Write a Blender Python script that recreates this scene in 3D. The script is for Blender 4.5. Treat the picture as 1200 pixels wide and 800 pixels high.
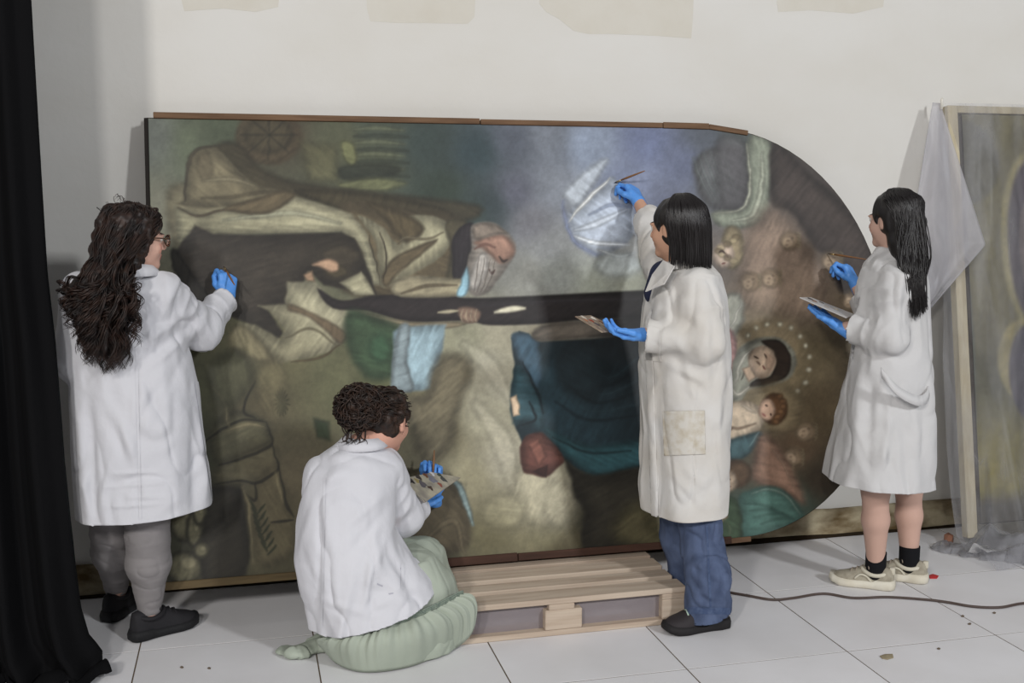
import bpy, bmesh, math, random
import numpy as np
from mathutils import Vector, Matrix
random.seed(7); rng = np.random.default_rng(11)
for o in list(bpy.data.objects): bpy.data.objects.remove(o)
S = bpy.context.scene; COL = S.collection
# ------------------------------------------------------------------ camera
FPX, CAMH, YAW, PITCH = 1260.0, 1.6, math.radians(14), math.atan(160/1260)
cd = bpy.data.cameras.new('camera'); cd.sensor_width = 36; cd.lens = FPX/1200*36; cd.clip_start = .05
cam = bpy.data.objects.new('camera', cd); COL.objects.link(cam)
cam.location = (0, 0, CAMH); cam.rotation_euler = (math.pi/2-PITCH, 0, -YAW); S.camera = cam
S.view_settings.view_transform = 'Standard'; S.view_settings.look = 'None'
S.view_settings.gamma = 1; S.view_settings.use_curve_mapping = False; S.view_settings.exposure = 0.0
# ------------------------------------------------------------------ world and light
w = bpy.data.worlds.new('hall_light'); S.world = w; w.use_nodes = True
w.node_tree.nodes['Background'].inputs[0].default_value = (.93, .95, 1.0, 1)
w.node_tree.nodes['Background'].inputs[1].default_value = .215
def area(name, loc, target, sx, sy, power, col):
    l = bpy.data.lights.new(name, 'AREA'); l.shape = 'RECTANGLE'; l.size = sx; l.size_y = sy
    l.energy = power; l.color = col
    o = bpy.data.objects.new(name, l); COL.objects.link(o); o.location = loc
    o.rotation_euler = (Vector(target)-Vector(loc)).to_track_quat('-Z', 'Y').to_euler()
    o['kind'] = 'structure'
    return o
area('window_light_right', (4.9, -4.0, 4.9), (1.3, 4.4, 1.0), .55, .9, 335, (.96, .98, 1))
area('window_light_left', (-4.0, -4.0, 4.8), (1.0, 4.4, 1.0), .55, .9, 275, (1, .965, .92))
area('window_light_middle', (-1.9, -4.0, 4.9), (1.2, 4.4, 1.0), .55, .9, 150, (1, .98, .96))

# ------------------------------------------------------------------ helpers: coordinates
_f = np.array([math.sin(YAW)*math.cos(PITCH), math.cos(YAW)*math.cos(PITCH), -math.sin(PITCH)])
_r = np.array([math.cos(YAW), -math.sin(YAW), 0]); _u = np.cross(_r, _f); CP = np.array([0, 0, CAMH])
def ray(u, v): return _f + _r*(u-600)/FPX - _u*(v-400)/FPX
def P(u, v, y): r = ray(u, v); return CP + r*y/r[1]                 # photo pixel at world depth y
def G(u, v, z=0.0): r = ray(u, v); return CP + r*(z-CAMH)/r[2]       # photo pixel on a level plane
def nrm(v): v = np.array(v, float); return v/np.linalg.norm(v)
def proj(V):
    q = V-CP; d = q@_f
    return np.stack([600+FPX*(q@_r)/d, 400-FPX*(q@_u)/d], -1)
def s2l(c):
    c = np.asarray(c, float)/255.0
    return np.where(c <= .04045, c/12.92, ((c+.055)/1.055)**2.4)
# ------------------------------------------------------------------ helpers: materials
MATS = {}
def mat(name, col, rough=.6, spec=.5, noise=None, bump=None, metal=0, attr=None, rnd=0, sheen=0, alpha=None, crumple=None):
    """col: sRGB 0-255; noise=(scale, amount, col2, detail[, stretch]); bump=(scale, strength, dist)"""
    if name in MATS: return MATS[name]
    m = bpy.data.materials.new(name); m.use_nodes = True; nt = m.node_tree; N = nt.nodes; L = nt.links
    b = N['Principled BSDF']; c = tuple(s2l(col))+(1,)
    b.inputs['Base Color'].default_value = c; b.inputs['Roughness'].default_value = rough
    b.inputs['Specular IOR Level'].default_value = spec; b.inputs['Metallic'].default_value = metal
    if sheen: b.inputs['Sheen Weight'].default_value = sheen
    tc = N.new('ShaderNodeTexCoord'); out = None
    if attr:
        a = N.new('ShaderNodeVertexColor'); a.layer_name = attr; out = a.outputs['Color']
    if noise:
        mp = N.new('ShaderNodeMapping'); L.new(tc.outputs['Object'], mp.inputs[0])
        if len(noise) > 4: mp.inputs['Scale'].default_value = noise[4]
        nz = N.new('ShaderNodeTexNoise'); nz.inputs['Scale'].default_value = noise[0]; nz.inputs['Detail'].default_value = noise[3]
        L.new(mp.outputs[0], nz.inputs['Vector'])
        rp = N.new('ShaderNodeMapRange'); rp.inputs[1].default_value = .38; rp.inputs[2].default_value = .68
        rp.inputs[3].default_value = 0; rp.inputs[4].default_value = noise[1]; L.new(nz.outputs[0], rp.inputs[0])
        mx = N.new('ShaderNodeMix'); mx.data_type = 'RGBA'; L.new(rp.outputs[0], mx.inputs[0])
        if out is not None: L.new(out, mx.inputs[6])
        else: mx.inputs[6].default_value = c
        mx.inputs[7].default_value = tuple(s2l(noise[2]))+(1,); out = mx.outputs[2]
    if rnd:
        oi = N.new('ShaderNodeObjectInfo'); hs = N.new('ShaderNodeHueSaturation')
        mr = N.new('ShaderNodeMapRange'); mr.inputs[3].default_value = 1-rnd; mr.inputs[4].default_value = 1+rnd
        L.new(oi.outputs['Random'], mr.inputs[0]); L.new(mr.outputs[0], hs.inputs['Value'])
        if out is not None: L.new(out, hs.inputs['Color'])
        else: hs.inputs['Color'].default_value = c
        out = hs.outputs[0]
    if out is not None: L.new(out, b.inputs['Base Color'])
    if bump:
        nb = N.new('ShaderNodeTexNoise'); nb.inputs['Scale'].default_value = bump[0]; nb.inputs['Detail'].default_value = 4
        L.new(tc.outputs['Object'], nb.inputs['Vector'])
        bp = N.new('ShaderNodeBump'); bp.inputs['Strength'].default_value = bump[1]; bp.inputs['Distance'].default_value = bump[2]
        L.new(nb.outputs[0], bp.inputs['Height']); L.new(bp.outputs[0], b.inputs['Normal'])
    if crumple:
        mp2 = N.new('ShaderNodeMapping'); mp2.inputs['Scale'].default_value = crumple[3]; L.new(tc.outputs['Object'], mp2.inputs[0])
        rn = N.new('ShaderNodeTexNoise'); rn.noise_type = 'RIDGED_MULTIFRACTAL'; rn.inputs['Scale'].default_value = crumple[0]; rn.inputs['Detail'].default_value = 2.5; rn.inputs['Distortion'].default_value = .6
        L.new(mp2.outputs[0], rn.inputs['Vector'])
        b2 = N.new('ShaderNodeBump'); b2.inputs['Strength'].default_value = crumple[1]; b2.inputs['Distance'].default_value = crumple[2]; L.new(rn.outputs[0], b2.inputs['Height'])
        if bump: L.new(bp.outputs[0], b2.inputs['Normal'])
        L.new(b2.outputs[0], b.inputs['Normal'])
    if alpha is not None: b.inputs['Alpha'].default_value = alpha
    MATS[name] = m
    return m
# ------------------------------------------------------------------ helpers: objects
def link(o, parent=None):
    COL.objects.link(o)
    if parent is not None: o.parent = parent
    return o
def tag(o, label=None, cat=None, group=None, kind=None):
    if label: o['label'] = label
    if cat: o['category'] = cat
    if group: o['group'] = group
    if kind: o['kind'] = kind
    return o
def empty(name, loc, label, cat, group=None):
    o = bpy.data.objects.new(name, None); o.location = loc; o.empty_display_size = .1; COL.objects.link(o)
    return tag(o, label, cat, group)
def base(parent):
    b = np.zeros(3); p = parent
    while p is not None: b = b+np.array(p.location); p = p.parent
    return b
def make(name, V, F, m, parent=None, col=None, smooth=True, solid=0, origin=None, sub=0):
    """one mesh object; V in world coordinates, F an (n,4)/(n,3) array or a list of index tuples"""
    V = np.asarray(V, np.float64); b = base(parent)
    if parent is None and origin is not None: b = np.array(origin, float)
    V = V-b; me = bpy.data.meshes.new(name)
    if isinstance(F, np.ndarray):
        n, k = F.shape
        me.vertices.add(len(V)); me.vertices.foreach_set('co', V.astype(np.float32).ravel())
        me.loops.add(n*k); me.loops.foreach_set('vertex_index', F.astype(np.int32).ravel())
        me.polygons.add(n); me.polygons.foreach_set('loop_start', np.arange(0, n*k, k, dtype=np.int32))
        me.update(calc_edges=True)
    else:
        me.from_pydata([tuple(v) for v in V], [], [tuple(f) for f in F]); me.update()
    me.validate()
    if smooth: me.polygons.foreach_set('use_smooth', [True]*len(me.polygons))
    if col is not None:
        at = me.color_attributes.new('paint', 'FLOAT_COLOR', 'POINT')
        c4 = np.ones((len(V), 4), np.float32); c4[:, :3] = col; at.data.foreach_set('color', c4.ravel())
    me.materials.append(m)
    o = bpy.data.objects.new(name, me)
    if parent is None and origin is not None: o.location = origin
    link(o, parent)
    if solid:
        sm_ = o.modifiers.new('thickness', 'SOLIDIFY'); sm_.thickness = solid; sm_.offset = -1
    if sub:
        sb = o.modifiers.new('smooth', 'SUBSURF'); sb.levels = sub; sb.render_levels = sub
    return o
class MB:
    """collects simple shapes, then links them as one mesh"""
    def __init__(s): s.V = []; s.F = []
    def add(s, V, F):
        k = len(s.V); s.V += [tuple(v) for v in V]; s.F += [tuple(i+k for i in f) for f in F]
    def box(s, c, d, R=None, bev=0):
        c = np.array(c, float); R = np.eye(3) if R is None else np.array(R)
        hx, hy, hz = np.array(d)/2
        q = [(-hx,-hy,-hz),(hx,-hy,-hz),(hx,hy,-hz),(-hx,hy,-hz),(-hx,-hy,hz),(hx,-hy,hz),(hx,hy,hz),(-hx,hy,hz)]
        s.add([c+R@np.array(v) for v in q], [(3,2,1,0),(4,5,6,7),(0,1,5,4),(1,2,6,5),(2,3,7,6),(3,0,4,7)])
    def tube(s, pts, rad, n=6, cap=True):
        pts = np.array(pts, float); m = len(pts); rad = np.broadcast_to(rad, (m,))
        T = np.gradient(pts, axis=0); T /= np.linalg.norm(T, axis=1)[:, None]+1e-9
        a = np.array([0, 0, 1.]) if abs(T[0, 2]) < .9 else np.array([1., 0, 0])
        U = nrm(np.cross(T[0], a)); ring = []
        th = np.arange(n)*2*math.pi/n
        for i in range(m):
            U = U-T[i]*(U@T[i]); U /= np.linalg.norm(U)+1e-9; W = np.cross(T[i], U)
            ring.append(pts[i]+rad[i]*(np.cos(th)[:, None]*U+np.sin(th)[:, None]*W))
        V = np.concatenate(ring); F = []
        for i in range(m-1):
            for j in range(n):
                F.append((i*n+j, i*n+(j+1) % n, (i+1)*n+(j+1) % n, (i+1)*n+j))
        if cap: F.append(tuple(range(n))[::-1]); F.append(tuple((m-1)*n+j for j in range(n)))
        s.add(V, F)
    def build(s, name, m, parent=None, **k): return make(name, s.V, s.F, m, parent, **k)
def bevel(o, w=.004, seg=2):
    m = o.modifiers.new('bevel', 'BEVEL'); m.width = w; m.segments = seg; m.limit_method = 'ANGLE'; return o
def spline(K, n):
    """Catmull-Rom through the key points"""
    K = np.array(K, float); K = np.vstack([2*K[0]-K[1], K, 2*K[-1]-K[-2]]); m = len(K)-3
    t = np.linspace(0, m-1e-6, n); i = t.astype(int); u = (t-i)[:, None]
    a, b, c, d = K[i], K[i+1], K[i+2], K[i+3]
    return .5*((2*b)+(c-a)*u+(2*a-5*b+4*c-d)*u**2+(3*b-a-3*c+d)*u**3)
# ------------------------------------------------------------------ helpers: noise and blended solids
_tab = rng.random((32, 32, 32)).astype(np.float32)*2-1
def noise(p):
    p = np.asarray(p, np.float32); i = np.floor(p).astype(int); u = p-i; u = u*u*(3-2*u); i &= 31; j = (i+1) & 31
    x, y, z = u[..., 0], u[..., 1], u[..., 2]
    def g(a, b, c): return _tab[a[..., 0], b[..., 1], c[..., 2]]
    x0 = g(i, i, i)*(1-x)+g(j, i, i)*x; x1 = g(i, j, i)*(1-x)+g(j, j, i)*x
    x2 = g(i, i, j)*(1-x)+g(j, i, j)*x; x3 = g(i, j, j)*(1-x)+g(j, j, j)*x
    return (x0*(1-y)+x1*y)*(1-z)+(x2*(1-y)+x3*y)*z
class Solid:
    """a blended distance field, meshed as one continuous surface"""
    def __init__(s, lo, hi, h):
        s.lo = np.array(lo, float); s.h = h; s.n = np.ceil((np.array(hi)-s.lo)/h).astype(int)+1
        s.ax = [(s.lo[i]+h*np.arange(s.n[i])).astype(np.float32) for i in range(3)]
        s.d = np.full(s.n, .2, np.float32)
    def put(s, fn, lo, hi, k=.02, op='u'):
        m = k+3*s.h+.01
        a = np.clip(np.floor((np.array(lo)-m-s.lo)/s.h).astype(int), 0, s.n); b = np.clip(np.ceil((np.array(hi)+m-s.lo)/s.h).astype(int)+1, 0, s.n)
        if np.any(b <= a): return
        sl = tuple(slice(a[i], b[i]) for i in range(3))
        X = s.ax[0][sl[0]][:, None, None]; Y = s.ax[1][sl[1]][None, :, None]; Z = s.ax[2][sl[2]][None, None, :]
        q = fn(X, Y, Z); c = s.d[sl]
        if op == 'u':
            h = np.clip(.5+.5*(q-c)/k, 0, 1); s.d[sl] = q+(c-q)*h-k*h*(1-h)
        else:
            q = -q; h = np.clip(.5-.5*(q-c)/k, 0, 1); s.d[sl] = q+(c-q)*h+k*h*(1-h)
    def cone(s, a, b, ra, rb=None, k=.02, op='u', flat=None):
        a = np.array(a, float); b = np.array(b, float); rb = ra if rb is None else rb; ba = b-a; L2 = ba@ba+1e-12
        def fn(X, Y, Z):
            x, y, z = X-a[0], Y-a[1], Z-a[2]
            t = np.clip((x*ba[0]+y*ba[1]+z*ba[2])/L2, 0, 1)
            x = x-t*ba[0]; y = y-t*ba[1]; z = z-t*ba[2]
            if flat is not None:
                n, f = flat; e = (x*n[0]+y*n[1]+z*n[2])*(f-1); x = x+e*n[0]; y = y+e*n[1]; z = z+e*n[2]
            return np.sqrt(x*x+y*y+z*z)-(ra+(rb-ra)*t)
        r = max(ra, rb); s.put(fn, np.minimum(a, b)-r, np.maximum(a, b)+r, k, op)
    def chain(s, pts, rad, k=.02):
        for i in range(len(pts)-1): s.cone(pts[i], pts[i+1], rad[i], rad[i+1], k)
    def ell(s, c, r, R=None, k=.02, op='u'):
        c = np.array(c, float); r = np.array(r, float); R = np.eye(3) if R is None else R   # rows of R: local axes
        def fn(X, Y, Z):
            x, y, z = X-c[0], Y-c[1], Z-c[2]
            q = [x*R[i][0]+y*R[i][1]+z*R[i][2] for i in range(3)]
            k0 = np.sqrt(sum((q[i]/r[i])**2 for i in range(3))); k1 = np.sqrt(sum((q[i]/r[i]**2)**2 for i in range(3)))+1e-6
            return k0*(k0-1)/k1
        e = np.sqrt(((np.array(R)*r[:, None])**2).sum(0)); s.put(fn, c-e, c+e, k, op)
    def loft(s, st, ang=0, k=.03, e=2.0):
        """st rows: z, cx, cy, rx, ry (ascending z); ang turns the ellipse axes"""
        st = np.array(sorted(st), float); ca, sa = math.cos(ang), math.sin(ang)
        z0, z1 = st[0, 0], st[-1, 0]
        zz = s.ax[2]; zc = np.clip(zz, z0, z1)
        def sm(i):      # smooth interpolation
            return np.interp(zc, st[:, 0], st[:, i]).astype(np.float32)
        tab = [sm(i) for i in range(1, 5)]
        ker = np.hanning(max(3, int(.05/s.h)|1)); ker /= ker.sum()
        tab = [np.convolve(np.pad(t, len(ker)//2, mode='edge'), ker, 'valid') for t in tab]
        def fn(X, Y, Z):
            i = np.clip(np.round((Z-s.lo[2])/s.h).astype(int), 0, s.n[2]-1)
            cx, cy, rx, ry = [t[i] for t in tab]
            x, y = X-cx, Y-cy; u = (x*ca+y*sa)/rx; v = (-x*sa+y*ca)/ry
            q = (np.abs(u)**e+np.abs(v)**e)**(1/e)
            d = (q-1)*np.minimum(rx, ry)
            return np.maximum(d, np.maximum(z0-Z, Z-z1)).astype(np.float32)
        m = np.maximum(st[:, 3], st[:, 4]).max()
        s.put(fn, (st[:, 1].min()-m, st[:, 2].min()-m, z0), (st[:, 1].max()+m, st[:, 2].max()+m, z1), k)
    def mesh(s, relax=1):
        d = s.d; d[[0, -1]] = .2; d[:, [0, -1]] = .2; d[:, :, [0, -1]] = .2
        g = d < 0; n = np.array(d.shape)-1
        cnt = np.zeros(n, np.int8)
        for a in (0, 1):
            for b in (0, 1):
                for c in (0, 1): cnt += g[a:n[0]+a, b:n[1]+b, c:n[2]+c]
        act = (cnt > 0) & (cnt < 8); ids = np.argwhere(act)
        acc = np.zeros((len(ids), 3)); num = np.zeros(len(ids))
        cr = [(a, b, c) for a in (0, 1) for b in (0, 1) for c in (0, 1)]
        for p in cr:
            for ax in range(3):
                if p[ax]: continue
                q = list(p); q[ax] = 1; ia = ids+np.array(p); ib = ids+np.array(q)
                va = d[ia[:, 0], ia[:, 1], ia[:, 2]]; vb = d[ib[:, 0], ib[:, 1], ib[:, 2]]
                x = (va < 0) != (vb < 0); t = np.where(x, va/(va-vb+1e-12), 0)
                pos = np.array(p)[None]+t[:, None]*(np.array(q)-np.array(p))[None]
                acc[x] += pos[x]; num[x] += 1
        V = s.lo+s.h*(ids+acc/num[:, None])
        idx = np.full(n, -1, np.int64); idx[ids[:, 0], ids[:, 1], ids[:, 2]] = np.arange(len(ids))
        Fs = []
        for ax in range(3):
            sl0 = [slice(None)]*3; sl1 = [slice(None)]*3; sl0[ax] = slice(0, -1); sl1[ax] = slice(1, None)
            ga, gb = g[tuple(sl0)], g[tuple(sl1)]
            e = np.argwhere(ga != gb); o1, o2 = [(1, 2), (2, 0), (0, 1)][ax]
            e = e[(e[:, o1] > 0) & (e[:, o2] > 0) & (e[:, o1] < n[o1]) & (e[:, o2] < n[o2])]
            sg = ga[e[:, 0], e[:, 1], e[:, 2]]
            c = []
            for d1, d2 in ((-1, -1), (0, -1), (0, 0), (-1, 0)):
                q = e.copy(); q[:, o1] += d1; q[:, o2] += d2; c.append(idx[q[:, 0], q[:, 1], q[:, 2]])
            q = np.stack(c, 1); q[~sg] = q[~sg][:, ::-1]; Fs.append(q)
        F = np.concatenate(Fs); F = F[(F >= 0).all(1)]
        for _ in range(relax): V = relaxed(V, F, .5)
        return V, F
def relaxed(V, F, w):
    a = F.ravel(); b = np.roll(F, -1, 1).ravel(); n = len(V)
    i = np.concatenate([a, b]); j = np.concatenate([b, a]); c = np.maximum(np.bincount(i, minlength=n), 1)
    A = np.stack([np.bincount(i, V[j, k], n) for k in range(3)], 1)/c[:, None]
    return V*(1-w)+A*w
def normals(V, F):
    nn = np.cross(V[F[:, 2]]-V[F[:, 0]], V[F[:, 3 % F.shape[1]]]-V[F[:, 1]]) if F.shape[1] == 4 else np.cross(V[F[:, 1]]-V[F[:, 0]], V[F[:, 2]]-V[F[:, 0]])
    N = np.zeros_like(V)
    for k in range(3):
        s = np.zeros(len(V))
        for c in range(F.shape[1]): s += np.bincount(F[:, c], nn[:, k], len(V))
        N[:, k] = s
    return N/(np.linalg.norm(N, axis=1)[:, None]+1e-12)
def compact(V, F):
    u, inv = np.unique(F, return_inverse=True)
    return V[u], inv.reshape(F.shape)
def cut(V, F, p0, n, rad=None):
    """open the surface beyond a plane (hem, cuff); the rim is snapped onto the plane"""
    n = nrm(n); s = (V-np.array(p0))@n
    reg = np.ones(len(V), bool) if rad is None else np.linalg.norm(V-np.array(p0), axis=1) < rad
    out = (s > 0) & reg
    F = F[~out[F].all(1)]; V = V.copy(); V[out] -= s[out][:, None]*n
    V, F = compact(V, F)
    e = np.sort(np.stack([F.ravel(), np.roll(F, -1, 1).ravel()], 1), 1); u, c = np.unique(e, axis=0, return_counts=True); e = u[c == 1]   # smooth the rim
    e = e[(np.abs((V[e]-np.array(p0))@n) < .002).all(1)]
    if len(e):
        k = len(V)
        for _ in range(6):
            num = np.bincount(e.ravel(), minlength=k); A = np.stack([np.bincount(np.concatenate([e[:, 0], e[:, 1]]), np.concatenate([V[e[:, 1], q], V[e[:, 0], q]]), k) for q in range(3)], 1)
            m = num == 2; V[m] = .5*V[m]+.5*A[m]/2
    return V, F
def patch(V, F, poly, off=.004, facing=True):
    """lift a piece of a cloth surface seen inside a convex photo polygon: pocket, placket, belt"""
    N = normals(V, F); uv = proj(V); c = uv[F].mean(1); ok = np.ones(len(F), bool)
    vd = nrm(V.mean(0)-CP)
    poly = np.array(poly, float)
    ar = sum(poly[i][0]*poly[(i+1) % len(poly)][1]-poly[(i+1) % len(poly)][0]*poly[i][1] for i in range(len(poly)))
    if ar < 0: poly = poly[::-1]
    ok &= (N[F].mean(1)@vd) < (-.05 if facing else 9)
    for i in range(len(poly)):
        a, b = poly[i], poly[(i+1) % len(poly)]; e = b-a; n = np.array([-e[1], e[0]])/np.hypot(*e)
        ok &= ((c-a)@n) > -8
    F2 = F[ok]
    if not len(F2): return None
    V2, F2 = compact(V+N*off, F2)
    bm = bmesh.new(); vs = [bm.verts.new(v) for v in V2]
    for f in F2:
        try: bm.faces.new([vs[i] for i in f])
        except ValueError: pass
    for i in range(len(poly)):
        a, b = poly[i], poly[(i+1) % len(poly)]
        n = np.cross(ray(*a), ray(*b)); mid = ray(*poly.mean(0))
        if n@mid > 0: n = -n
        bmesh.ops.bisect_plane(bm, geom=bm.verts[:]+bm.edges[:]+bm.faces[:], plane_co=Vector(CP), plane_no=Vector(nrm(n)), clear_outer=True)
    seen = set(); best = []
    for v0 in bm.verts:
        if v0 in seen: continue
        st_ = [v0]; seen.add(v0); isl = []
        while st_:
            v = st_.pop(); isl.append(v)
            for ed in v.link_edges:
                o_ = ed.other_vert(v)
                if o_ not in seen: seen.add(o_); st_.append(o_)
        if len(isl) > len(best): best = isl
    bs = set(best); bmesh.ops.delete(bm, geom=[v for v in bm.verts if v not in bs], context='VERTS')
    bm.verts.index_update(); V3 = [tuple(v.co) for v in bm.verts]; F3 = [tuple(v.index for v in f.verts) for f in bm.faces]
    bm.free(); return V3, F3
# ================================================================== the setting
WALL_Y = 4.58
M_wall = mat('whitewashed plaster', (217, 215, 210), .85, .2, noise=(1.6, .5, (208, 204, 195), 6, (1, 1, 1.6)), bump=(14, .25, .01))
def slab(name, x0, x1, y0, y1, z0, z1, m, parent=None):
    b = MB(); b.box(((x0+x1)/2, (y0+y1)/2, (z0+z1)/2), (x1-x0, y1-y0, z1-z0)); return b.build(name, m, parent, smooth=False)
wall = tag(slab('wall_back', -4, 8, WALL_Y, WALL_Y+.3, 0, 4.2, M_wall), kind='structure')
# old plaster repairs, slightly proud and warmer than the whitewash
M_patch = mat('old beige plaster repair', (211, 207, 197), .9, .2, noise=(6, .5, (203, 197, 184), 5), bump=(30, .3, .008))
for poly in ([(428, -60), (560, -60), (556, 20), (548, 28), (500, 27), (470, 27), (434, 25), (430, 10)],
             [(636, -60), (815, -60), (812, 20), (810, 45), (770, 42), (720, 40), (690, 40), (672, 36), (655, 22), (640, 14), (632, 4)],
             [(205, -30), (330, -30), (326, 8), (300, 14), (262, 10), (216, 13)],
             [(905, -40), (1040, -40), (1035, 8), (1000, 16), (950, 12), (912, 14)]):
    q = [P(u, v, WALL_Y) for u, v in poly]; b = MB(); n = len(q)
    b.add([p+np.array((0, -.0009, 0)) for p in q]+[p+np.array((0, .004, 0)) for p in q],
          [tuple(range(n))]+[(i, i+n, (i+1) % n+n, (i+1) % n) for i in range(n)])
    b.build('plaster_patch', M_patch, wall, smooth=False)
# stained stone plinth at the foot of the wall
M_plinth = mat('damp stained plinth', (188, 176, 148), .9, .2, noise=(5, 1.0, (96, 78, 50), 8, (1, 1, 2.2)), bump=(25, .5, .02))
pb = MB()
xs = np.linspace(-4, 8, 97); V = []; F = []
for x in xs:
    j = .006*noise(np.array([x*3, .3, .7])); t = .008*noise(np.array([x*4, 3.3, .7]))
    V += [(x, 4.535+j, 0), (x, 4.54+j, .118+t), (x, 4.552, .132+t), (x, WALL_Y+.02, .134+t), (x, WALL_Y+.02, 0)]
for i in range(len(xs)-1):
    for k in range(4): F.append((i*5+k, i*5+k+1, i*5+5+k+1, i*5+5+k))
pb.add(V, F); tag(pb.build('baseboard_back', M_plinth), kind='structure')
M_footline = mat('near-black brown strip', (42, 34, 24), .95, .1)  # near-black strip of uneven height along the foot of the plinth
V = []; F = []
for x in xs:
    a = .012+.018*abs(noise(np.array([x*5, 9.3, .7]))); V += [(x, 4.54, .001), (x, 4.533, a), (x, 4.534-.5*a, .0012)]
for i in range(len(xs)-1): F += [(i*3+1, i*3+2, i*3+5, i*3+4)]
tag(make('dark_foot_line', V, F, M_footline, bpy.data.objects['baseboard_back']), kind='stuff')
# floor: mortar bed and tiles
M_mortar = mat('brown grout', (96, 82, 66), .95, .2)
floor = tag(slab('floor', -4, 8, -5, 4.6, -.06, -.0014, M_mortar), kind='structure')
M_tile = mat('pale stone tile', (230, 229, 231), .5, .35, noise=(2.2, .6, (213, 211, 211), 7), bump=(9, .06, .004), rnd=.025)
TS = .621; tb = MB(); hh = TS/2-.0024; e = .0006
q = [(-hh, -hh, -.02), (hh, -hh, -.02), (hh, hh, -.02), (-hh, hh, -.02), (-hh, -hh, -e), (hh, -hh, -e), (hh, hh, -e), (-hh, hh, -e),
     (-hh+e, -hh+e, 0), (hh-e, -hh+e, 0), (hh-e, hh-e, 0), (-hh+e, hh-e, 0)]
tb.add(q, [(0, 1, 5, 4), (1, 2, 6, 5), (2, 3, 7, 6), (3, 0, 4, 7), (4, 5, 9, 8), (5, 6, 10, 9), (6, 7, 11, 10), (7, 4, 8, 11), (8, 9, 10, 11)])
tile0 = None
for i in range(-5, 9):
    for j in range(-6, 3):
        cx = .832+(i+.5)*TS; cy = 3.312+(j+.5)*TS
        if cy+TS/2 > 4.6: continue
        if tile0 is None: tile0 = tb.build('tile', M_tile, floor, smooth=False); o = tile0
        else: o = tile0.copy(); link(o, floor)
        o.location = (cx, cy, random.uniform(-.0004, .0002))

# ================================================================== the great painting lying on its side
PB, PT = np.array([0, 4.125, .178]), np.array([0, 4.495, 1.935])     # foot and head of its leaning plane
PL, PA, PE = -.345, 2.05, 2.835                                        # left end, start of the arch, crown of the arch
pd = nrm(PT-PB); plen = np.linalg.norm(PT-PB); pn = nrm(np.cross((1, 0, 0), pd))   # pn faces the room
if pn[1] > 0: pn = -pn
def on_paint(u, v):
    r = ray(u, v); t = ((PB-CP)@pn)/(r@pn); p = CP+r*t; return p[0], (p-PB)@pd
nx, nt = 740, 420
sx = np.linspace(PL, PE, nx); tt = np.linspace(0, 1, nt)
hw = np.where(sx > PA, plen/2*np.sqrt(np.clip(1-((sx-PA)/(PE-PA))**2, 0, 1)), plen/2); hw = np.maximum(hw, .004)
SX = np.repeat(sx[:, None], nt, 1); TT = plen/2+hw[:, None]*(2*tt[None]-1)
PV = np.stack([SX, PB[1]+TT*pd[1], PB[2]+TT*pd[2]], -1).reshape(-1, 3)
uv = proj(PV); U, Vv = uv[:, 0], uv[:, 1]                              # drawing coordinates on the canvas
base_pts = """175 160 95 100 92;175 250 112 112 95;185 330 100 98 80;230 165 84 92 72;262 150 70 78 60;330 150 72 66 50;400 165 76 78 58;440 190 70 75 56;440 150 66 74 62;500 170 50 62 58;560 180 44 60 64;575 240 50 62 66;600 165 82 88 100;640 160 106 112 122;650 220 122 128 138;622 262 112 112 118;602 225 90 92 106;560 245 48 62 58;520 225 46 58 48;650 320 142 146 140;620 320 132 132 124;640 290 128 130 130;690 170 126 138 158;760 165 100 110 142;800 190 96 104 130;740 220 120 130 158;780 250 92 98 120;830 165 82 88 98;862 165 76 86 84;890 180 84 84 76;960 240 62 54 50;930 200 64 57 53;1000 290 64 56 52;850 220 82 86 88;900 290 128 110 94;930 350 130 113 92;900 365 132 118 96;960 420 108 95 70;960 480 92 78 56;930 530 90 72 54;900 560 84 80 64;960 560 56 48 37;930 590 60 75 65;880 610 60 84 76;860 632 50 60 48;1000 420 92 80 60;1000 360 104 90 72;220 450 72 72 52;280 430 90 87 62;330 425 96 92 64;400 435 94 94 66;440 450 88 92 60;540 400 140 138 112;580 440 168 163 141;560 490 152 147 122;590 540 166 160 138;620 580 170 163 135;640 625 126 120 90;550 560 144 137 108;570 625 104 98 70;520 645 84 80 60;500 600 90 82 62;450 640 84 78 58;320 600 76 70 50;350 560 86 78 58;300 480 80 73 52;260 520 56 57 42;250 600 44 41 31;220 640 54 53 40;300 655 70 66 47;520 505 106 98 72;498 470 106 100 74;690 600 50 48 37;720 625 72 68 45;700 650 60 54 38;750 640 78 74 50;700 560 40 42 37;640 400 120 112 92;590 395 160 154 130;820 300 110 100 92;820 400 120 104 90;820 520 86 76 64;820 600 58 58 46;740 300 150 152 150;700 340 142 146 132;740 330 132 134 118;660 650 82 74 50"""
B = np.array([[float(x) for x in l.split()] for l in base_pts.split(';')])
C = np.zeros((len(U), 3)); Wt = np.zeros(len(U))
for b in B:
    wgt = 1/((U-b[0])**2+(Vv-b[1])**2+120)**1.7; C += wgt[:, None]*b[2:]; Wt += wgt
C /= Wt[:, None]
def sstep(x): x = np.clip(x, 0, 1); return x*x*(3-2*x)
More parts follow.
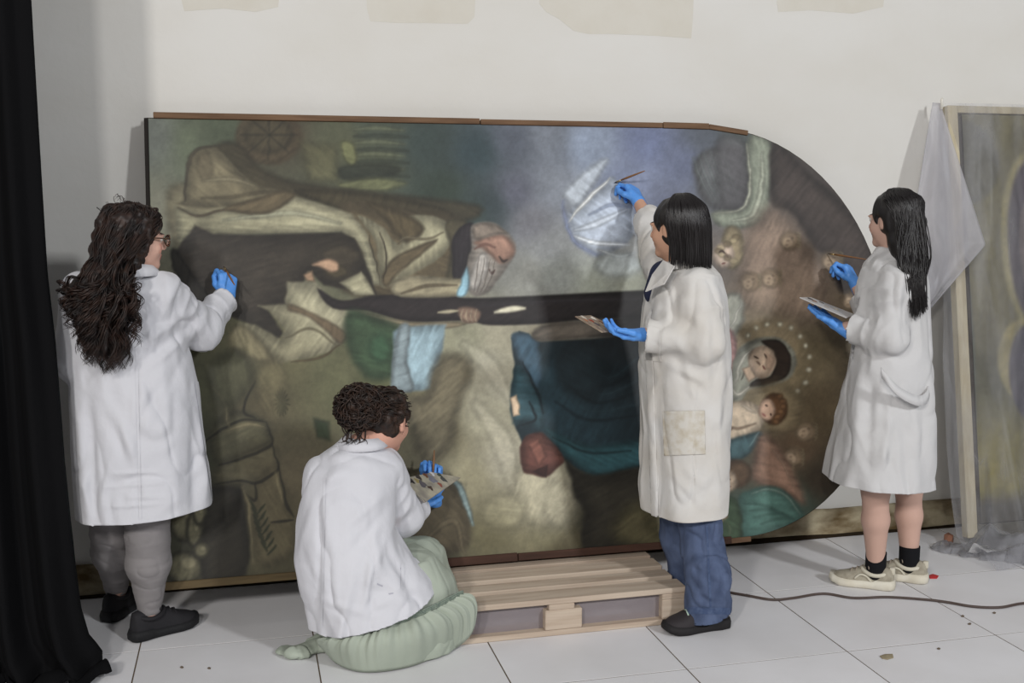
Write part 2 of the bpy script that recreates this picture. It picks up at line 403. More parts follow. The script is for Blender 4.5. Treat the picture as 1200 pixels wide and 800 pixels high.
def dab(poly, c, soft=2.0, a=1.0, c2=None, grad=None, form=.26):
    """brush a soft-edged shape onto the canvas"""
    poly = np.array(poly, float)
    if len(poly) >= 5 and len(poly) < 18:                  # rounded like a brushed outline
        n_ = len(poly); K = np.vstack([poly[-2:], poly, poly[:2]]); q = spline(np.hstack([K, np.zeros((len(K), 1))]), (n_+3)*4+1)[:, :2]; q = q[8:8+4*n_]
        poly = .55*q+.45*np.repeat(poly, 4, 0)[:len(q)] if False else q
    m = (U > poly[:, 0].min()-soft*2) & (U < poly[:, 0].max()+soft*2) & (Vv > poly[:, 1].min()-soft*2) & (Vv < poly[:, 1].max()+soft*2)
    if not m.any(): return
    x, y = U[m], Vv[m]; x = x+1.2*noise(np.stack([x*.12, y*.12, x*0], -1)); d = np.full(len(x), 1e9); ins = np.zeros(len(x), bool)
    for i in range(len(poly)):
        (ax, ay), (bx, by) = poly[i], poly[(i+1) % len(poly)]; ex, ey = bx-ax, by-ay
        t = np.clip(((x-ax)*ex+(y-ay)*ey)/(ex*ex+ey*ey+1e-9), 0, 1); d = np.minimum(d, np.hypot(x-ax-t*ex, y-ay-t*ey))
        ins ^= ((ay > y) != (by > y)) & (x < (bx-ax)*(y-ay)/(by-ay+1e-12)+ax)
    al = sstep(.5+np.where(ins, d, -d)/(2*soft))[:, None]*a
    cc = np.array(c, float)[None]
    if c2 is not None:
        (gx0, gy0), (gx1, gy1) = grad; g = sstep(((x-gx0)*(gx1-gx0)+(y-gy0)*(gy1-gy0))/((gx1-gx0)**2+(gy1-gy0)**2))[:, None]
        cc = cc*(1-g)+np.array(c2, float)[None]*g
    if form and ins.any():
        wd_ = max(3.0, .55*d[ins].max()); shade = 1+form*(sstep(d/wd_)*1.25-.95); ang_ = poly[0][0]*.37; gx, gy = math.cos(ang_), math.sin(ang_)
        st_ = noise(np.stack([(x*gx+y*gy)*.06, (-x*gy+y*gx)*.33, x*0+poly[0][1]], -1)); cc = cc*np.clip(shade+.10*st_, .5, 1.4)[:, None]
    C[m] = C[m]*(1-al)+cc*al
def blob(cx, cy, rx, ry, c, soft=3, a=1.0, rot=0):
    th = np.arange(20)*2*math.pi/20; x = rx*np.cos(th); y = ry*np.sin(th); r = math.radians(rot)
    dab(np.stack([cx+x*math.cos(r)-y*math.sin(r), cy+x*math.sin(r)+y*math.cos(r)], 1), c, soft, a)
def line(pts, wdt, c, soft=1.2, a=1.0):
    pts = spline(np.array([(p[0], p[1], 0) for p in pts], float), 6*len(pts))[:, :2]
    T = np.gradient(pts, axis=0); T /= np.linalg.norm(T, axis=1)[:, None]+1e-9; n = np.stack([-T[:, 1], T[:, 0]], 1)
    wd = wdt*.5*np.sin(np.linspace(.35, math.pi-.35, len(pts)))[:, None]
    dab(np.vstack([pts+n*wd, (pts-n*wd)[::-1]]), c, soft, a)
cream, brown, dark = (150, 145, 116), (88, 76, 55), (50, 45, 36)
# landscape at the far left top
blob(315, 160, 40, 34, (84, 70, 50), 4, .8); blob(315, 158, 30, 24, (64, 58, 42), 5, .8)
for a_ in range(0, 360, 45): line([(315, 158), (315+34*math.cos(math.radians(a_)), 158+30*math.sin(math.radians(a_)))], 2.5, (46, 44, 34), 2, .6)
for y_ in (152, 168, 182, 198): line([(412, y_), (440, y_-2), (475, y_+1)], 7, (92, 96, 72), 3, .6); line([(415, y_+8), (445, y_+7), (480, y_+9)], 5, (48, 54, 44), 3, .7)
dab([(400, 165), (414, 168), (418, 188), (410, 196), (400, 180)], (98, 100, 66), 3)
dab([(350, 165), (395, 170), (398, 215), (360, 214)], (90, 86, 58), 8, .6)
dab([(400, 195), (450, 192), (470, 200), (440, 210), (402, 210)], (38, 42, 34), 4, .8)
dab([(398, 214), (440, 208), (476, 214), (450, 224), (404, 222)], (96, 98, 66), 4, .8)
dab([(222, 185), (262, 166), (285, 172), (305, 195), (345, 212), (430, 224), (560, 240), (540, 262), (470, 250), (390, 240), (300, 222), (262, 184), (235, 176)], (56, 50, 36), 5, .9)
dab([(345, 222), (430, 226), (520, 244), (528, 262), (470, 262), (420, 250), (380, 240)], (60, 54, 38), 4)
dab([(400, 236), (470, 244), (530, 252), (552, 275), (548, 335), (500, 350), (440, 352), (396, 335), (410, 290)], (88, 77, 56), 5)
dab([(196, 225), (230, 215), (300, 235), (320, 255), (260, 275), (205, 290)], (112, 106, 82), 6)
# the kneeling old man's mantle
dab([(214, 234), (219, 198), (228, 178), (246, 171), (262, 180), (296, 214), (332, 224), (345, 232), (318, 248), (298, 251), (268, 243), (236, 244), (204, 238)], (110, 102, 78), 2.5, c2=(98, 90, 68), grad=((230, 180), (330, 240)))
line([(216, 236), (219, 200), (230, 176), (252, 171)], 4, (60, 54, 42), 2, .8)
dab([(232, 182), (246, 180), (250, 205), (238, 212), (230, 200)], (84, 76, 58), 5, .7); line([(236, 212), (270, 210), (300, 218)], 6, (126, 118, 92), 4, .7)
line([(236, 232), (270, 231), (300, 226), (330, 224)], 4, (76, 68, 50), 3, .8)
dab([(204, 240), (234, 252), (262, 243), (300, 250), (320, 243), (345, 229), (372, 237), (412, 250), (428, 268), (440, 302), (448, 334), (432, 334), (424, 296), (414, 279), (400, 272), (360, 273), (300, 274), (248, 274), (235, 266), (226, 274), (208, 290)], cream, 2.5, c2=(128, 124, 98), grad=((380, 250), (215, 275)))
line([(260, 258), (310, 252), (350, 250), (400, 262)], 7, (134, 134, 112), 4, .8); line([(208, 243), (232, 253), (262, 246), (296, 251)], 3, (82, 70, 52), 1.5, .9)
dab([(262, 244), (300, 232), (332, 223), (346, 230), (322, 247), (300, 251)], (88, 77, 56), 2.5)
dab([(203, 298), (228, 264), (250, 274), (300, 275), (400, 272), (415, 279), (428, 306), (442, 346), (380, 334), (362, 318), (356, 331), (342, 345), (346, 358), (335, 360), (314, 364), (325, 380), (334, 391), (325, 398), (290, 379), (260, 366), (240, 351), (215, 331), (201, 311)], (56, 50, 43), 2.5, c2=(50, 44, 36), grad=((230, 290), (400, 340)))
dab([(200, 303), (206, 292), (232, 330), (252, 352), (262, 368), (240, 362), (214, 335)], (38, 35, 30), 3)
blob(400, 300, 24, 14, (66, 58, 44), 8, .7); blob(395, 318, 14, 8, (82, 72, 48), 5, .6)
dab([(398, 331), (424, 318), (440, 346), (416, 346)], cream, 2); line([(432, 275), (440, 305), (447, 335)], 2, (80, 72, 54), 1)
dab([(366, 310), (384, 303), (396, 307), (397, 316), (388, 319), (376, 313)], (178, 142, 112), 2); dab([(356, 322), (365, 317), (369, 331), (360, 329)], (132, 106, 82), 2)
dab([(337, 330), (370, 330), (386, 350), (417, 361), (411, 380), (400, 402), (390, 411), (360, 420), (325, 426), (310, 410), (292, 387), (278, 379), (300, 380), (330, 398), (334, 386), (316, 365), (303, 358), (334, 356)], (138, 132, 103), 2.5, c2=(150, 145, 118), grad=((320, 420), (390, 350)))
dab([(344, 357), (402, 386), (399, 403), (380, 386), (360, 371), (338, 363)], (96, 82, 62), 3); line([(335, 396), (365, 385), (395, 405)], 3, (112, 104, 78), 2)
dab([(275, 380), (296, 388), (322, 424), (290, 420), (266, 402)], (116, 108, 80), 4); line([(340, 424), (375, 419), (398, 404)], 3, (90, 78, 54), 1.5)
dab([(372, 338), (400, 352), (440, 346), (520, 345), (566, 349), (756, 340), (834, 340), (834, 368), (700, 374), (640, 379), (576, 381), (545, 376), (480, 377), (430, 364), (390, 361)], (40, 34, 34), 2, c2=(30, 27, 27), grad=((560, 360), (740, 355)))
line([(560, 358), (660, 352), (750, 350)], 4, (56, 52, 56), 3, .6)
dab([(425, 365), (480, 377), (545, 377), (530, 384), (490, 384), (430, 372)], (124, 112, 88), 2)
dab([(420, 252), (446, 264), (466, 286), (471, 278), (476, 255), (500, 252), (520, 258), (529, 270), (526, 290), (510, 306), (480, 323), (460, 334), (448, 336), (444, 318), (440, 285), (430, 268)], cream, 2, c2=(138, 132, 104), grad=((500, 260), (450, 330)))
dab([(428, 236), (476, 250), (497, 268), (480, 284), (465, 278), (450, 257)], (76, 66, 46), 3.5); dab([(449, 318), (460, 303), (480, 292), (513, 280), (492, 300), (466, 322), (455, 336), (449, 332)], (92, 80, 58), 2.5)
line([(465, 286), (475, 278), (500, 280), (520, 272)], 3, (110, 100, 76), 2); line([(445, 272), (452, 300), (450, 330)], 2, (70, 60, 46), 1)
dab([(522, 262), (532, 256), (548, 262), (540, 300), (534, 330), (522, 326), (528, 296)], (76, 70, 52), 3); dab([(531, 276), (546, 262), (556, 265), (551, 300), (549, 310), (545, 326), (531, 328), (530, 300)], (42, 37, 40), 2)
dab([(458, 334), (480, 323), (530, 326), (546, 328), (540, 346), (470, 348)], (140, 131, 104), 2); line([(470, 344), (500, 335), (535, 334)], 4, (100, 88, 66), 2)
# the bearded head
dab([(552, 266), (565, 260), (582, 262), (597, 275), (605, 290), (600, 304), (590, 319), (578, 336), (566, 346), (555, 346), (547, 335), (548, 310), (552, 290)], (138, 130, 120), 2)
dab([(555, 284), (570, 277), (590, 275), (604, 290), (600, 301), (588, 309), (576, 301), (565, 291)], (152, 116, 98), 3); dab([(554, 266), (565, 261), (580, 263), (593, 272), (576, 276), (558, 281)], (118, 106, 94), 3)
dab([(560, 300), (571, 298), (570, 320), (557, 340), (550, 330)], (164, 158, 150), 3); line([(585, 300), (590, 306), (595, 304)], 3, (70, 54, 48), 1.2); line([(572, 315), (576, 320), (580, 316)], 3, (90, 60, 54), 1.2); line([(556, 292), (568, 286), (580, 290)], 3, (120, 84, 72), 2)
for k in range(7): line([(562+k*3, 300+k), (558+k*3, 322), (556+k*2, 342)], 1.6, (176, 170, 162) if k % 2 else (110, 102, 94), 1, .7)
dab([(540, 330), (548, 312), (551, 330), (546, 346), (534, 346)], (124, 162, 176), 2)
dab([(536, 362), (550, 359), (563, 365), (560, 376), (545, 378)], (120, 96, 80), 2)
for k in range(4): line([(543+k*5, 362), (541+k*5, 370), (543+k*5, 377)], 3, (172, 148, 122), 1)
line([(512, 366), (538, 364)], 5, (168, 158, 130), 1.2); line([(578, 366), (600, 362), (616, 361)], 8, (198, 192, 166), 1.5)
# sky gap, foliage, clouds
dab([(408, 364), (440, 370), (472, 385), (466, 405), (462, 440), (430, 442), (406, 405)], (56, 76, 52), 6); blob(446, 408, 14, 18, (48, 78, 54), 8, .8)
dab([(464, 386), (518, 380), (521, 386), (518, 414), (506, 448), (500, 457), (464, 457), (459, 450), (462, 405)], (140, 166, 176), 2.5); dab([(466, 385), (481, 383), (478, 425), (486, 457), (461, 457), (458, 440)], (120, 134, 138), 2.5)
dab([(499, 462), (508, 431), (520, 416), (542, 415), (556, 430), (538, 478), (530, 520), (500, 545), (480, 505), (478, 468)], (104, 96, 74), 8)
line([(540, 400), (575, 430), (598, 470)], 20, (178, 173, 152), 12, .5); line([(556, 470), (590, 520), (600, 570)], 26, (176, 170, 148), 14, .6); blob(636, 575, 40, 45, (176, 169, 142), 16, .8); blob(655, 590, 22, 30, (158, 152, 128), 9, .6); blob(590, 600, 30, 24, (140, 134, 106), 12, .6)
# blue gown
dab([(600, 396), (608, 388), (620, 391), (628, 400), (690, 397), (756, 390), (834, 392), (834, 546), (757, 546), (700, 557), (680, 551), (664, 541), (650, 530), (630, 520), (614, 524), (605, 502), (598, 480), (600, 450), (603, 430)], (33, 53, 61), 2, c2=(20, 28, 32), grad=((640, 470), (750, 420)))
dab([(600, 396), (609, 389), (630, 400), (635, 440), (626, 456), (610, 426)], (60, 86, 103), 2.5); dab([(603, 432), (613, 430), (636, 468), (634, 502), (620, 492), (601, 496), (599, 460)], (48, 76, 84), 3)
line([(612, 424), (628, 455), (636, 485)], 3, (24, 36, 42), 2); line([(620, 470), (628, 490), (612, 498)], 3, (26, 40, 46), 1.5); dab([(638, 500), (690, 522), (756, 515), (834, 520), (834, 545), (757, 546), (700, 557), (664, 536)], (38, 72, 78), 5)
for k in range(6): line([(650+k*8, 470-k*9), (690+k*5, 492-k*10), (752, 486-k*14)], 3, (46, 68, 76) if k % 2 else (18, 26, 30), 3, .6)
dab([(655, 410), (700, 402), (715, 440), (690, 470), (655, 450)], (24, 34, 38), 8, .7); line([(648, 512), (690, 530), (740, 528)], 3, (22, 40, 44), 2, .8)
dab([(598, 466), (606, 462), (610, 486), (601, 488)], (192, 166, 136), 1.5)
dab([(612, 516), (632, 506), (645, 515), (661, 536), (655, 546), (640, 559), (625, 556), (612, 550)], (92, 56, 48), 2); dab([(618, 520), (632, 512), (640, 535), (632, 548)], (118, 74, 62), 4); dab([(624, 552), (642, 545), (640, 559)], (52, 30, 26), 2)
dab([(661, 537), (680, 552), (700, 557), (757, 546), (834, 546), (834, 600), (745, 640), (700, 650), (684, 645), (682, 620), (685, 600), (672, 577), (670, 560)], (44, 41, 33), 4); dab([(720, 610), (755, 585), (834, 600), (834, 645), (730, 640)], (84, 78, 52), 10, .8)
dab([(636, 381), (700, 374), (756, 370), (834, 370), (834, 392), (690, 396), (628, 399)], (90, 82, 72), 3, c2=(28, 26, 26), grad=((680, 380), (735, 380)))
# angel's white cloth and wing
dab([(664, 252), (690, 230), (716, 208), (724, 214), (742, 245), (747, 262), (732, 287), (700, 301), (680, 292), (668, 276)], (162, 172, 186), 3); dab([(698, 190), (713, 188), (698, 214), (682, 236), (671, 242), (660, 225)], (168, 176, 184), 4, .8)
line([(664, 262), (690, 232), (716, 208)], 5, (204, 206, 204), 1.6); line([(670, 275), (695, 284), (738, 287)], 6, (200, 206, 212), 2); line([(672, 270), (700, 262), (735, 245)], 8, (178, 186, 196), 4); line([(660, 235), (664, 262), (676, 285), (700, 299)], 4, (120, 132, 170), 3, .8)
line([(690, 252), (715, 240), (740, 243)], 4, (136, 148, 172), 3); line([(700, 292), (725, 300), (744, 296)], 5, (186, 192, 194), 2); blob(725, 310, 28, 16, (150, 158, 158), 8, .7)
dab([(752, 268), (776, 262), (782, 330), (760, 330), (750, 300)], (84, 80, 54), 4)
dab([(812, 192), (838, 172), (872, 178), (876, 240), (850, 249), (824, 236)], (82, 82, 84), 5)
for k in range(6): line([(812+k*7, 184-k*2), (822+k*7, 210), (836+k*6, 236)], 4, (112, 122, 120), 3, .6)
dab([(842, 160), (876, 166), (878, 232), (866, 246), (846, 244), (838, 200)], (76, 74, 76), 6, .7)
dab([(878, 160), (906, 172), (902, 236), (888, 262), (862, 268), (838, 262), (834, 250), (848, 246), (868, 246), (878, 228)], (120, 126, 110), 3); line([(876, 168), (879, 205), (877, 232), (866, 246), (838, 250)], 4, (158, 160, 142), 1.5); line([(894, 178), (892, 220), (882, 252), (856, 259)], 7, (148, 152, 134), 4)
dab([(906, 165), (945, 200), (990, 240), (1025, 290), (1030, 345), (985, 342), (975, 302), (955, 292), (940, 268), (925, 247), (904, 236)], (60, 52, 48), 4)
# heads of cherubs and the glory
dab([(880, 262), (905, 240), (930, 262), (955, 296), (975, 320), (960, 372), (900, 372), (862, 352), (866, 300)], (134, 113, 96), 12, .7)
for cx, cy in ((926, 282), (904, 326), (975, 305), (880, 330), (998, 352), (930, 535), (945, 505), (918, 552)):
    blob(cx, cy, 13, 12, (116, 98, 76), 4, .8); blob(cx-3, cy+2, 8, 8, (150, 130, 106), 3, .7)
    for dx, dy in ((-3, 0), (2, -3), (-4, 5)): blob(cx+dx, cy+dy, 1.6, 1.2, (92, 72, 56), 1.5, .4)
    for k in range(5): line([(cx+8, cy-10+k*4), (cx+12, cy-8+k*4), (cx+10, cy-5+k*4)], 2, (150, 136, 104), 1.5, .5)
blob(858, 290, 14, 26, (132, 118, 90), 3); blob(848, 299, 13, 15, (188, 166, 146), 2.5)
for k in range(8): blob(852+10*math.cos(k*.8), 278+k*4, 5, 4, (166, 150, 114) if k % 2 else (96, 82, 58), 2, .7)
line([(842, 296), (846, 294), (850, 297)], 2.5, (80, 58, 46), 1); line([(846, 309), (851, 308)], 2, (150, 90, 80), 1); line([(850, 296), (854, 302)], 2, (150, 120, 100), 1)
blob(895, 425, 62, 58, (140, 124, 92), 14, .6); dab([(846, 350), (868, 345), (872, 372), (860, 398), (846, 396)], (150, 150, 136), 4); line([(852, 392), (862, 372), (870, 352)], 4, (186, 184, 170), 2)
dab([(842, 392), (860, 388), (864, 420), (856, 446), (842, 448)], (148, 112, 108), 3)
dab([(856, 442), (864, 412), (884, 397), (914, 396), (932, 414), (928, 440), (904, 452), (880, 456), (868, 470), (856, 466)], (146, 146, 130), 2.5)
line([(862, 450), (868, 425), (882, 408)], 5, (182, 178, 162), 2); line([(856, 455), (866, 462), (880, 452)], 4, (186, 180, 164), 2); line([(868, 445), (876, 432)], 3, (110, 106, 92), 1.5)
dab([(892, 399), (914, 399), (926, 416), (924, 438), (905, 449), (880, 453), (886, 444), (902, 440), (908, 422), (900, 408)], (42, 33, 27), 2)
dab([(880, 412), (892, 405), (903, 408), (910, 420), (906, 434), (896, 443), (886, 442), (880, 432), (876, 424)], (192, 166, 140), 1.8); dab([(870, 432), (880, 428), (886, 442), (878, 448)], (176, 150, 124), 2)
line([(884, 417), (889, 420)], 2, (70, 48, 38), .9); line([(896, 414), (899, 420)], 2, (70, 48, 38), .9); line([(893, 428), (897, 433)], 2.2, (160, 88, 78), .9); line([(887, 423), (890, 428)], 1.8, (150, 116, 96), 1); dab([(898, 412), (908, 420), (904, 434), (898, 432)], (160, 128, 106), 3, .6)
for u_, v_ in ((876, 393), (887, 384), (899, 380), (914, 380), (927, 384), (937, 394), (944, 405), (949, 418), (948, 433), (944, 448), (934, 458)): blob(u_, v_, 3.2, 3.2, (182, 176, 152), 1.5, .85)
blob(908, 478, 34, 32, (132, 116, 86), 10, .7); dab([(844, 480), (870, 470), (890, 476), (897, 490), (886, 508), (866, 516), (844, 518)], (190, 170, 144), 2.5)
line([(848, 496), (864, 502), (886, 496)], 3, (144, 120, 96), 2); line([(846, 510), (860, 500)], 3, (150, 124, 100), 1.5); line([(868, 474), (886, 484)], 4, (206, 188, 164), 2.5)
blob(907, 479, 16, 19, (92, 63, 40), 2.5); blob(899, 480, 10, 13, (188, 152, 126), 2); line([(896, 474), (899, 476)], 2, (70, 46, 36), .9); line([(902, 484), (904, 487)], 2, (70, 46, 36), .9); line([(894, 484), (897, 488)], 2, (164, 92, 82), .9)
for k in range(6): blob(914+4*math.sin(k), 464+k*6, 4, 3.5, (116, 82, 52), 2, .7)
dab([(844, 520), (888, 506), (892, 514), (876, 534), (858, 540), (844, 540)], (62, 88, 92), 2.5); line([(878, 524), (890, 506)], 3, (110, 142, 144), 1.5)
dab([(892, 509), (910, 520), (932, 556), (944, 590), (915, 576), (882, 562), (884, 530)], (128, 98, 80), 6); line([(895, 512), (918, 545), (938, 585)], 3, (158, 128, 104), 2, .7)
blob(862, 555, 20, 17, (88, 68, 50), 3); blob(853, 564, 11, 13, (168, 146, 122), 2.5); line([(850, 560), (856, 562)], 2.4, (64, 46, 36), 1); line([(853, 570), (857, 570)], 2, (130, 80, 70), 1)
dab([(866, 584), (878, 574), (898, 569), (920, 575), (941, 600), (936, 612), (882, 633), (868, 632)], (68, 102, 92), 3); line([(880, 578), (900, 573), (920, 580), (938, 602)], 3, (112, 138, 124), 1.5)
for k in range(4): line([(872+k*6, 590+k*8), (895+k*7, 592+k*5), (925+k*3, 604+k*2)], 3, (54, 84, 76), 2.5, .6)
dab([(842, 584), (864, 586), (870, 612), (866, 640), (842, 642)], (58, 76, 54), 3); dab([(842, 590), (852, 592), (854, 606), (844, 614)], (166, 140, 110), 2); line([(846, 606), (856, 618), (852, 634)], 3, (88, 104, 76), 2)
# rocks and plants
dab([(236, 582), (276, 568), (290, 590), (288, 672), (237, 682)], (38, 35, 28), 5); dab([(245, 505), (275, 480), (310, 492), (318, 520), (285, 536), (255, 545)], (72, 69, 50), 5)
dab([(255, 545), (318, 520), (326, 545), (300, 566), (254, 568)], (78, 72, 52), 5, .8); dab([(300, 566), (326, 548), (345, 610), (345, 650), (300, 660)], (86, 78, 56), 5, .7)
for pl in ([(235, 520), (262, 502), (286, 492), (312, 494)], [(312, 494), (318, 520), (286, 536), (256, 545)], [(252, 567), (282, 563), (300, 566), (318, 556), (326, 546), (318, 520)], [(300, 566), (298, 586), (284, 575)], [(326, 546), (336, 590), (345, 606)], [(318, 612), (345, 609)], [(275, 572), (288, 600), (290, 660)], [(300, 446), (285, 480), (300, 490)]): line(pl, 3.5, (36, 34, 25), 1.4, .85)
for pl in ([(262, 506), (290, 497), (310, 500)], [(285, 570), (292, 600), (296, 660)], [(322, 552), (332, 590)], [(246, 450), (262, 470), (268, 500)]): line(pl, 6, (120, 110, 80), 3, .7)
for cx, cy, rx, ry in ((216, 605, 18, 28), (228, 620, 9, 20), (234, 600, 7, 14), (215, 665, 20, 18), (236, 645, 8, 8)):
    blob(cx, cy, rx+2, ry+2, (34, 32, 24), 3); blob(cx, cy, rx, ry, (84, 80, 60), 4); blob(cx+rx*.3, cy-ry*.3, rx*.5, ry*.5, (112, 106, 82), 5, .7)
for k in range(16):
    a_ = k*2*math.pi/16+.2; line([(330, 471), (330+9*math.cos(a_), 471+17*math.sin(a_))], 2.6, (38, 42, 26), 1.2, .9)
for k in range(14):
    x_ = 300+k*1.1; y_ = 590+k*4; line([(x_, y_+8), (x_+(9 if k % 2 else -8), y_-4)], 3, (40, 46, 30), 1.4, .85)
dab([(368, 490), (386, 494), (388, 516), (372, 512)], (46, 56, 38), 4); dab([(300, 430), (330, 420), (340, 470), (322, 500), (300, 470)], (100, 92, 66), 8, .6); dab([(250, 420), (285, 410), (300, 445), (270, 480), (245, 460)], (62, 62, 44), 8, .7)
dab([(520, 556), (542, 573), (552, 606), (546, 642), (500, 652), (478, 625), (480, 590)], (90, 80, 60), 5); line([(526, 560), (538, 570), (547, 590), (555, 616)], 8, (116, 134, 132), 2); line([(490, 640), (530, 610), (545, 650)], 8, (112, 100, 76), 5, .7)
# strokes of age over everything: fine mottling of the paint itself
C *= (1+.07*noise(np.stack([U*.05, Vv*.05, U*0+3], -1))+0.045*noise(np.stack([U*.21, Vv*.21, U*0+7], -1))+.035*noise(np.stack([U*.55, Vv*.55, U*0+9], -1)))[:, None]
i = np.arange(nx-1)[:, None]*nt+np.arange(nt-1)[None]; F = np.stack([i, i+nt, i+nt+1, i+1], -1).reshape(-1, 4)
PAINT_GAIN = 1.2
M_canvas = mat('old oil paint on canvas', (120, 110, 90), .48, .3, attr='paint', bump=(420, .25, .002))
painting = empty('altar_painting', (1.0, 4.2, .15), 'huge arched oil painting of a bearded kneeling man, lying sideways on the pallet', 'painting')
make('canvas', PV, F, M_canvas, painting, col=np.clip(s2l(np.clip(C*.86+C.mean(1)[:, None]*.14, 0, 255))*PAINT_GAIN, 0, 1))
# panel behind the canvas, same arched outline
def pp(s, t, o=0.0): return np.array([s, PB[1]+t*pd[1], PB[2]+t*pd[2]])-pn*o    # o: depth behind the paint
th = np.linspace(-math.pi/2, math.pi/2, 41)
outl = [(PL-.004, -.004)]+[(PA+(PE-PA+.004)*math.cos(a), plen/2+(plen/2+.004)*math.sin(a)) for a in th]+[(PL-.004, plen+.004)]
n = len(outl); M_edge = mat('dark tacked canvas edge', (52, 44, 36), .8, .2, noise=(14, .6, (78, 66, 50), 4))
b = MB(); b.add([pp(s, t, .003) for s, t in outl]+[pp(s, t, .04) for s, t in outl], [tuple(range(n))[::-1], tuple(range(n, 2*n))]+[(i, (i+1) % n, (i+1) % n+n, i+n) for i in range(n)])
b.build('strainer', M_edge, painting, smooth=False)
M_batten = mat('weathered brown batten', (116, 90, 68), .75, .25, noise=(3, .8, (82, 60, 44), 6, (1.5, 14, 14)), bump=(40, .3, .004))
M_batdark = mat('dark red-brown batten', (78, 54, 44), .75, .25, noise=(3, .7, (52, 36, 28), 6, (1.5, 14, 14)))
def batten(name, s0, t0, s1, t1, wdt, m, o0=-.010, o1=.045):
    a, c = np.array((s0, t0)), np.array((s1, t1)); e = (c-a)/np.hypot(*(c-a)); q = np.array((-e[1], e[0]))*wdt/2
    R = [a-q, c-q, c+q, a+q]; b = MB()
    b.add([pp(*r, o0) for r in R]+[pp(*r, o1) for r in R], [(0, 1, 2, 3), (7, 6, 5, 4), (0, 4, 5, 1), (1, 5, 6, 2), (2, 6, 7, 3), (3, 7, 4, 0)])
    return bevel(b.build(name, m, painting, smooth=False), .002, 1)
batten('top_batten', PL+.02, plen+.012, .98, plen+.012, .024, M_batten); batten('top_batten', .984, plen+.010, 1.80, plen+.010, .022, M_batten)
batten('top_batten', 1.803, plen+.011, 2.02, plen+.009, .026, M_batten); batten('top_batten', 2.02, plen+.008, 2.205, plen-.018, .022, M_batten)
batten('bottom_batten', PL, -.010, .62, -.008, .03, mat('olive brown batten', (92, 78, 54), .75, .25, noise=(3, .7, (62, 50, 34), 6, (1.5, 14, 14))))
batten('bottom_batten', .624, -.006, 1.05, -.006, .034, M_batdark); batten('bottom_batten', 1.053, -.007, 2.0, -.008, .03, M_batdark)
batten('side_batten', PL-.008, 0, PL-.008, plen, .014, mat('black edge strip', (34, 30, 27), .8, .2))
batten('arch_rim', 1.99, -.012, 2.09, -.010, .022, M_batten)

# ================================================================== pallet under it
pal = empty('pallet', (1.18, 4.1, 0), 'low dusty wooden pallet lined with plastic film, under the big painting beside the blue jeans', 'pallet')
M_pine = mat('pale dusty pine', (194, 178, 160), .75, .25, noise=(2.5, .8, (168, 148, 130), 7, (1.2, 16, 16)), bump=(30, .2, .003), rnd=.05)
px0, px1, py0, py1 = .665, 1.615, 3.70, 4.50
def board(name, x0, x1, y0, y1, z0, z1):
    b = MB(); b.box(((x0+x1)/2, (y0+y1)/2, (z0+z1)/2), (x1-x0, y1-y0, z1-z0)); return bevel(b.build(name, M_pine, pal, smooth=False), .003, 1)
for y0, y1 in ((3.70, 3.80), (3.835, 3.915), (3.955, 4.055), (4.085, 4.185), (4.23, 4.35), (4.39, 4.50)): board('deck_board', px0+random.uniform(-.004, .004), px1+random.uniform(-.004, .004), y0, y1, .122, .144)
for x0 in (px0, 1.065, px1-.1): board('stringer_board', x0, x0+.1, py0, py1, .1, .1215)
for x0 in (px0, 1.05, px1-.1):
    for y0 in (3.70, 4.05, 4.40): board('block', x0+.001, x0+(.145 if x0 == 1.05 else .099), y0+.001, y0+.099, .0225, .0995)
for y0 in (3.70, 4.05, 4.40): board('bottom_board', px0, px1, y0, y0+.1, 0.0005, .022)
M_film = bpy.data.materials.new('clear plastic film'); M_film.use_nodes = True
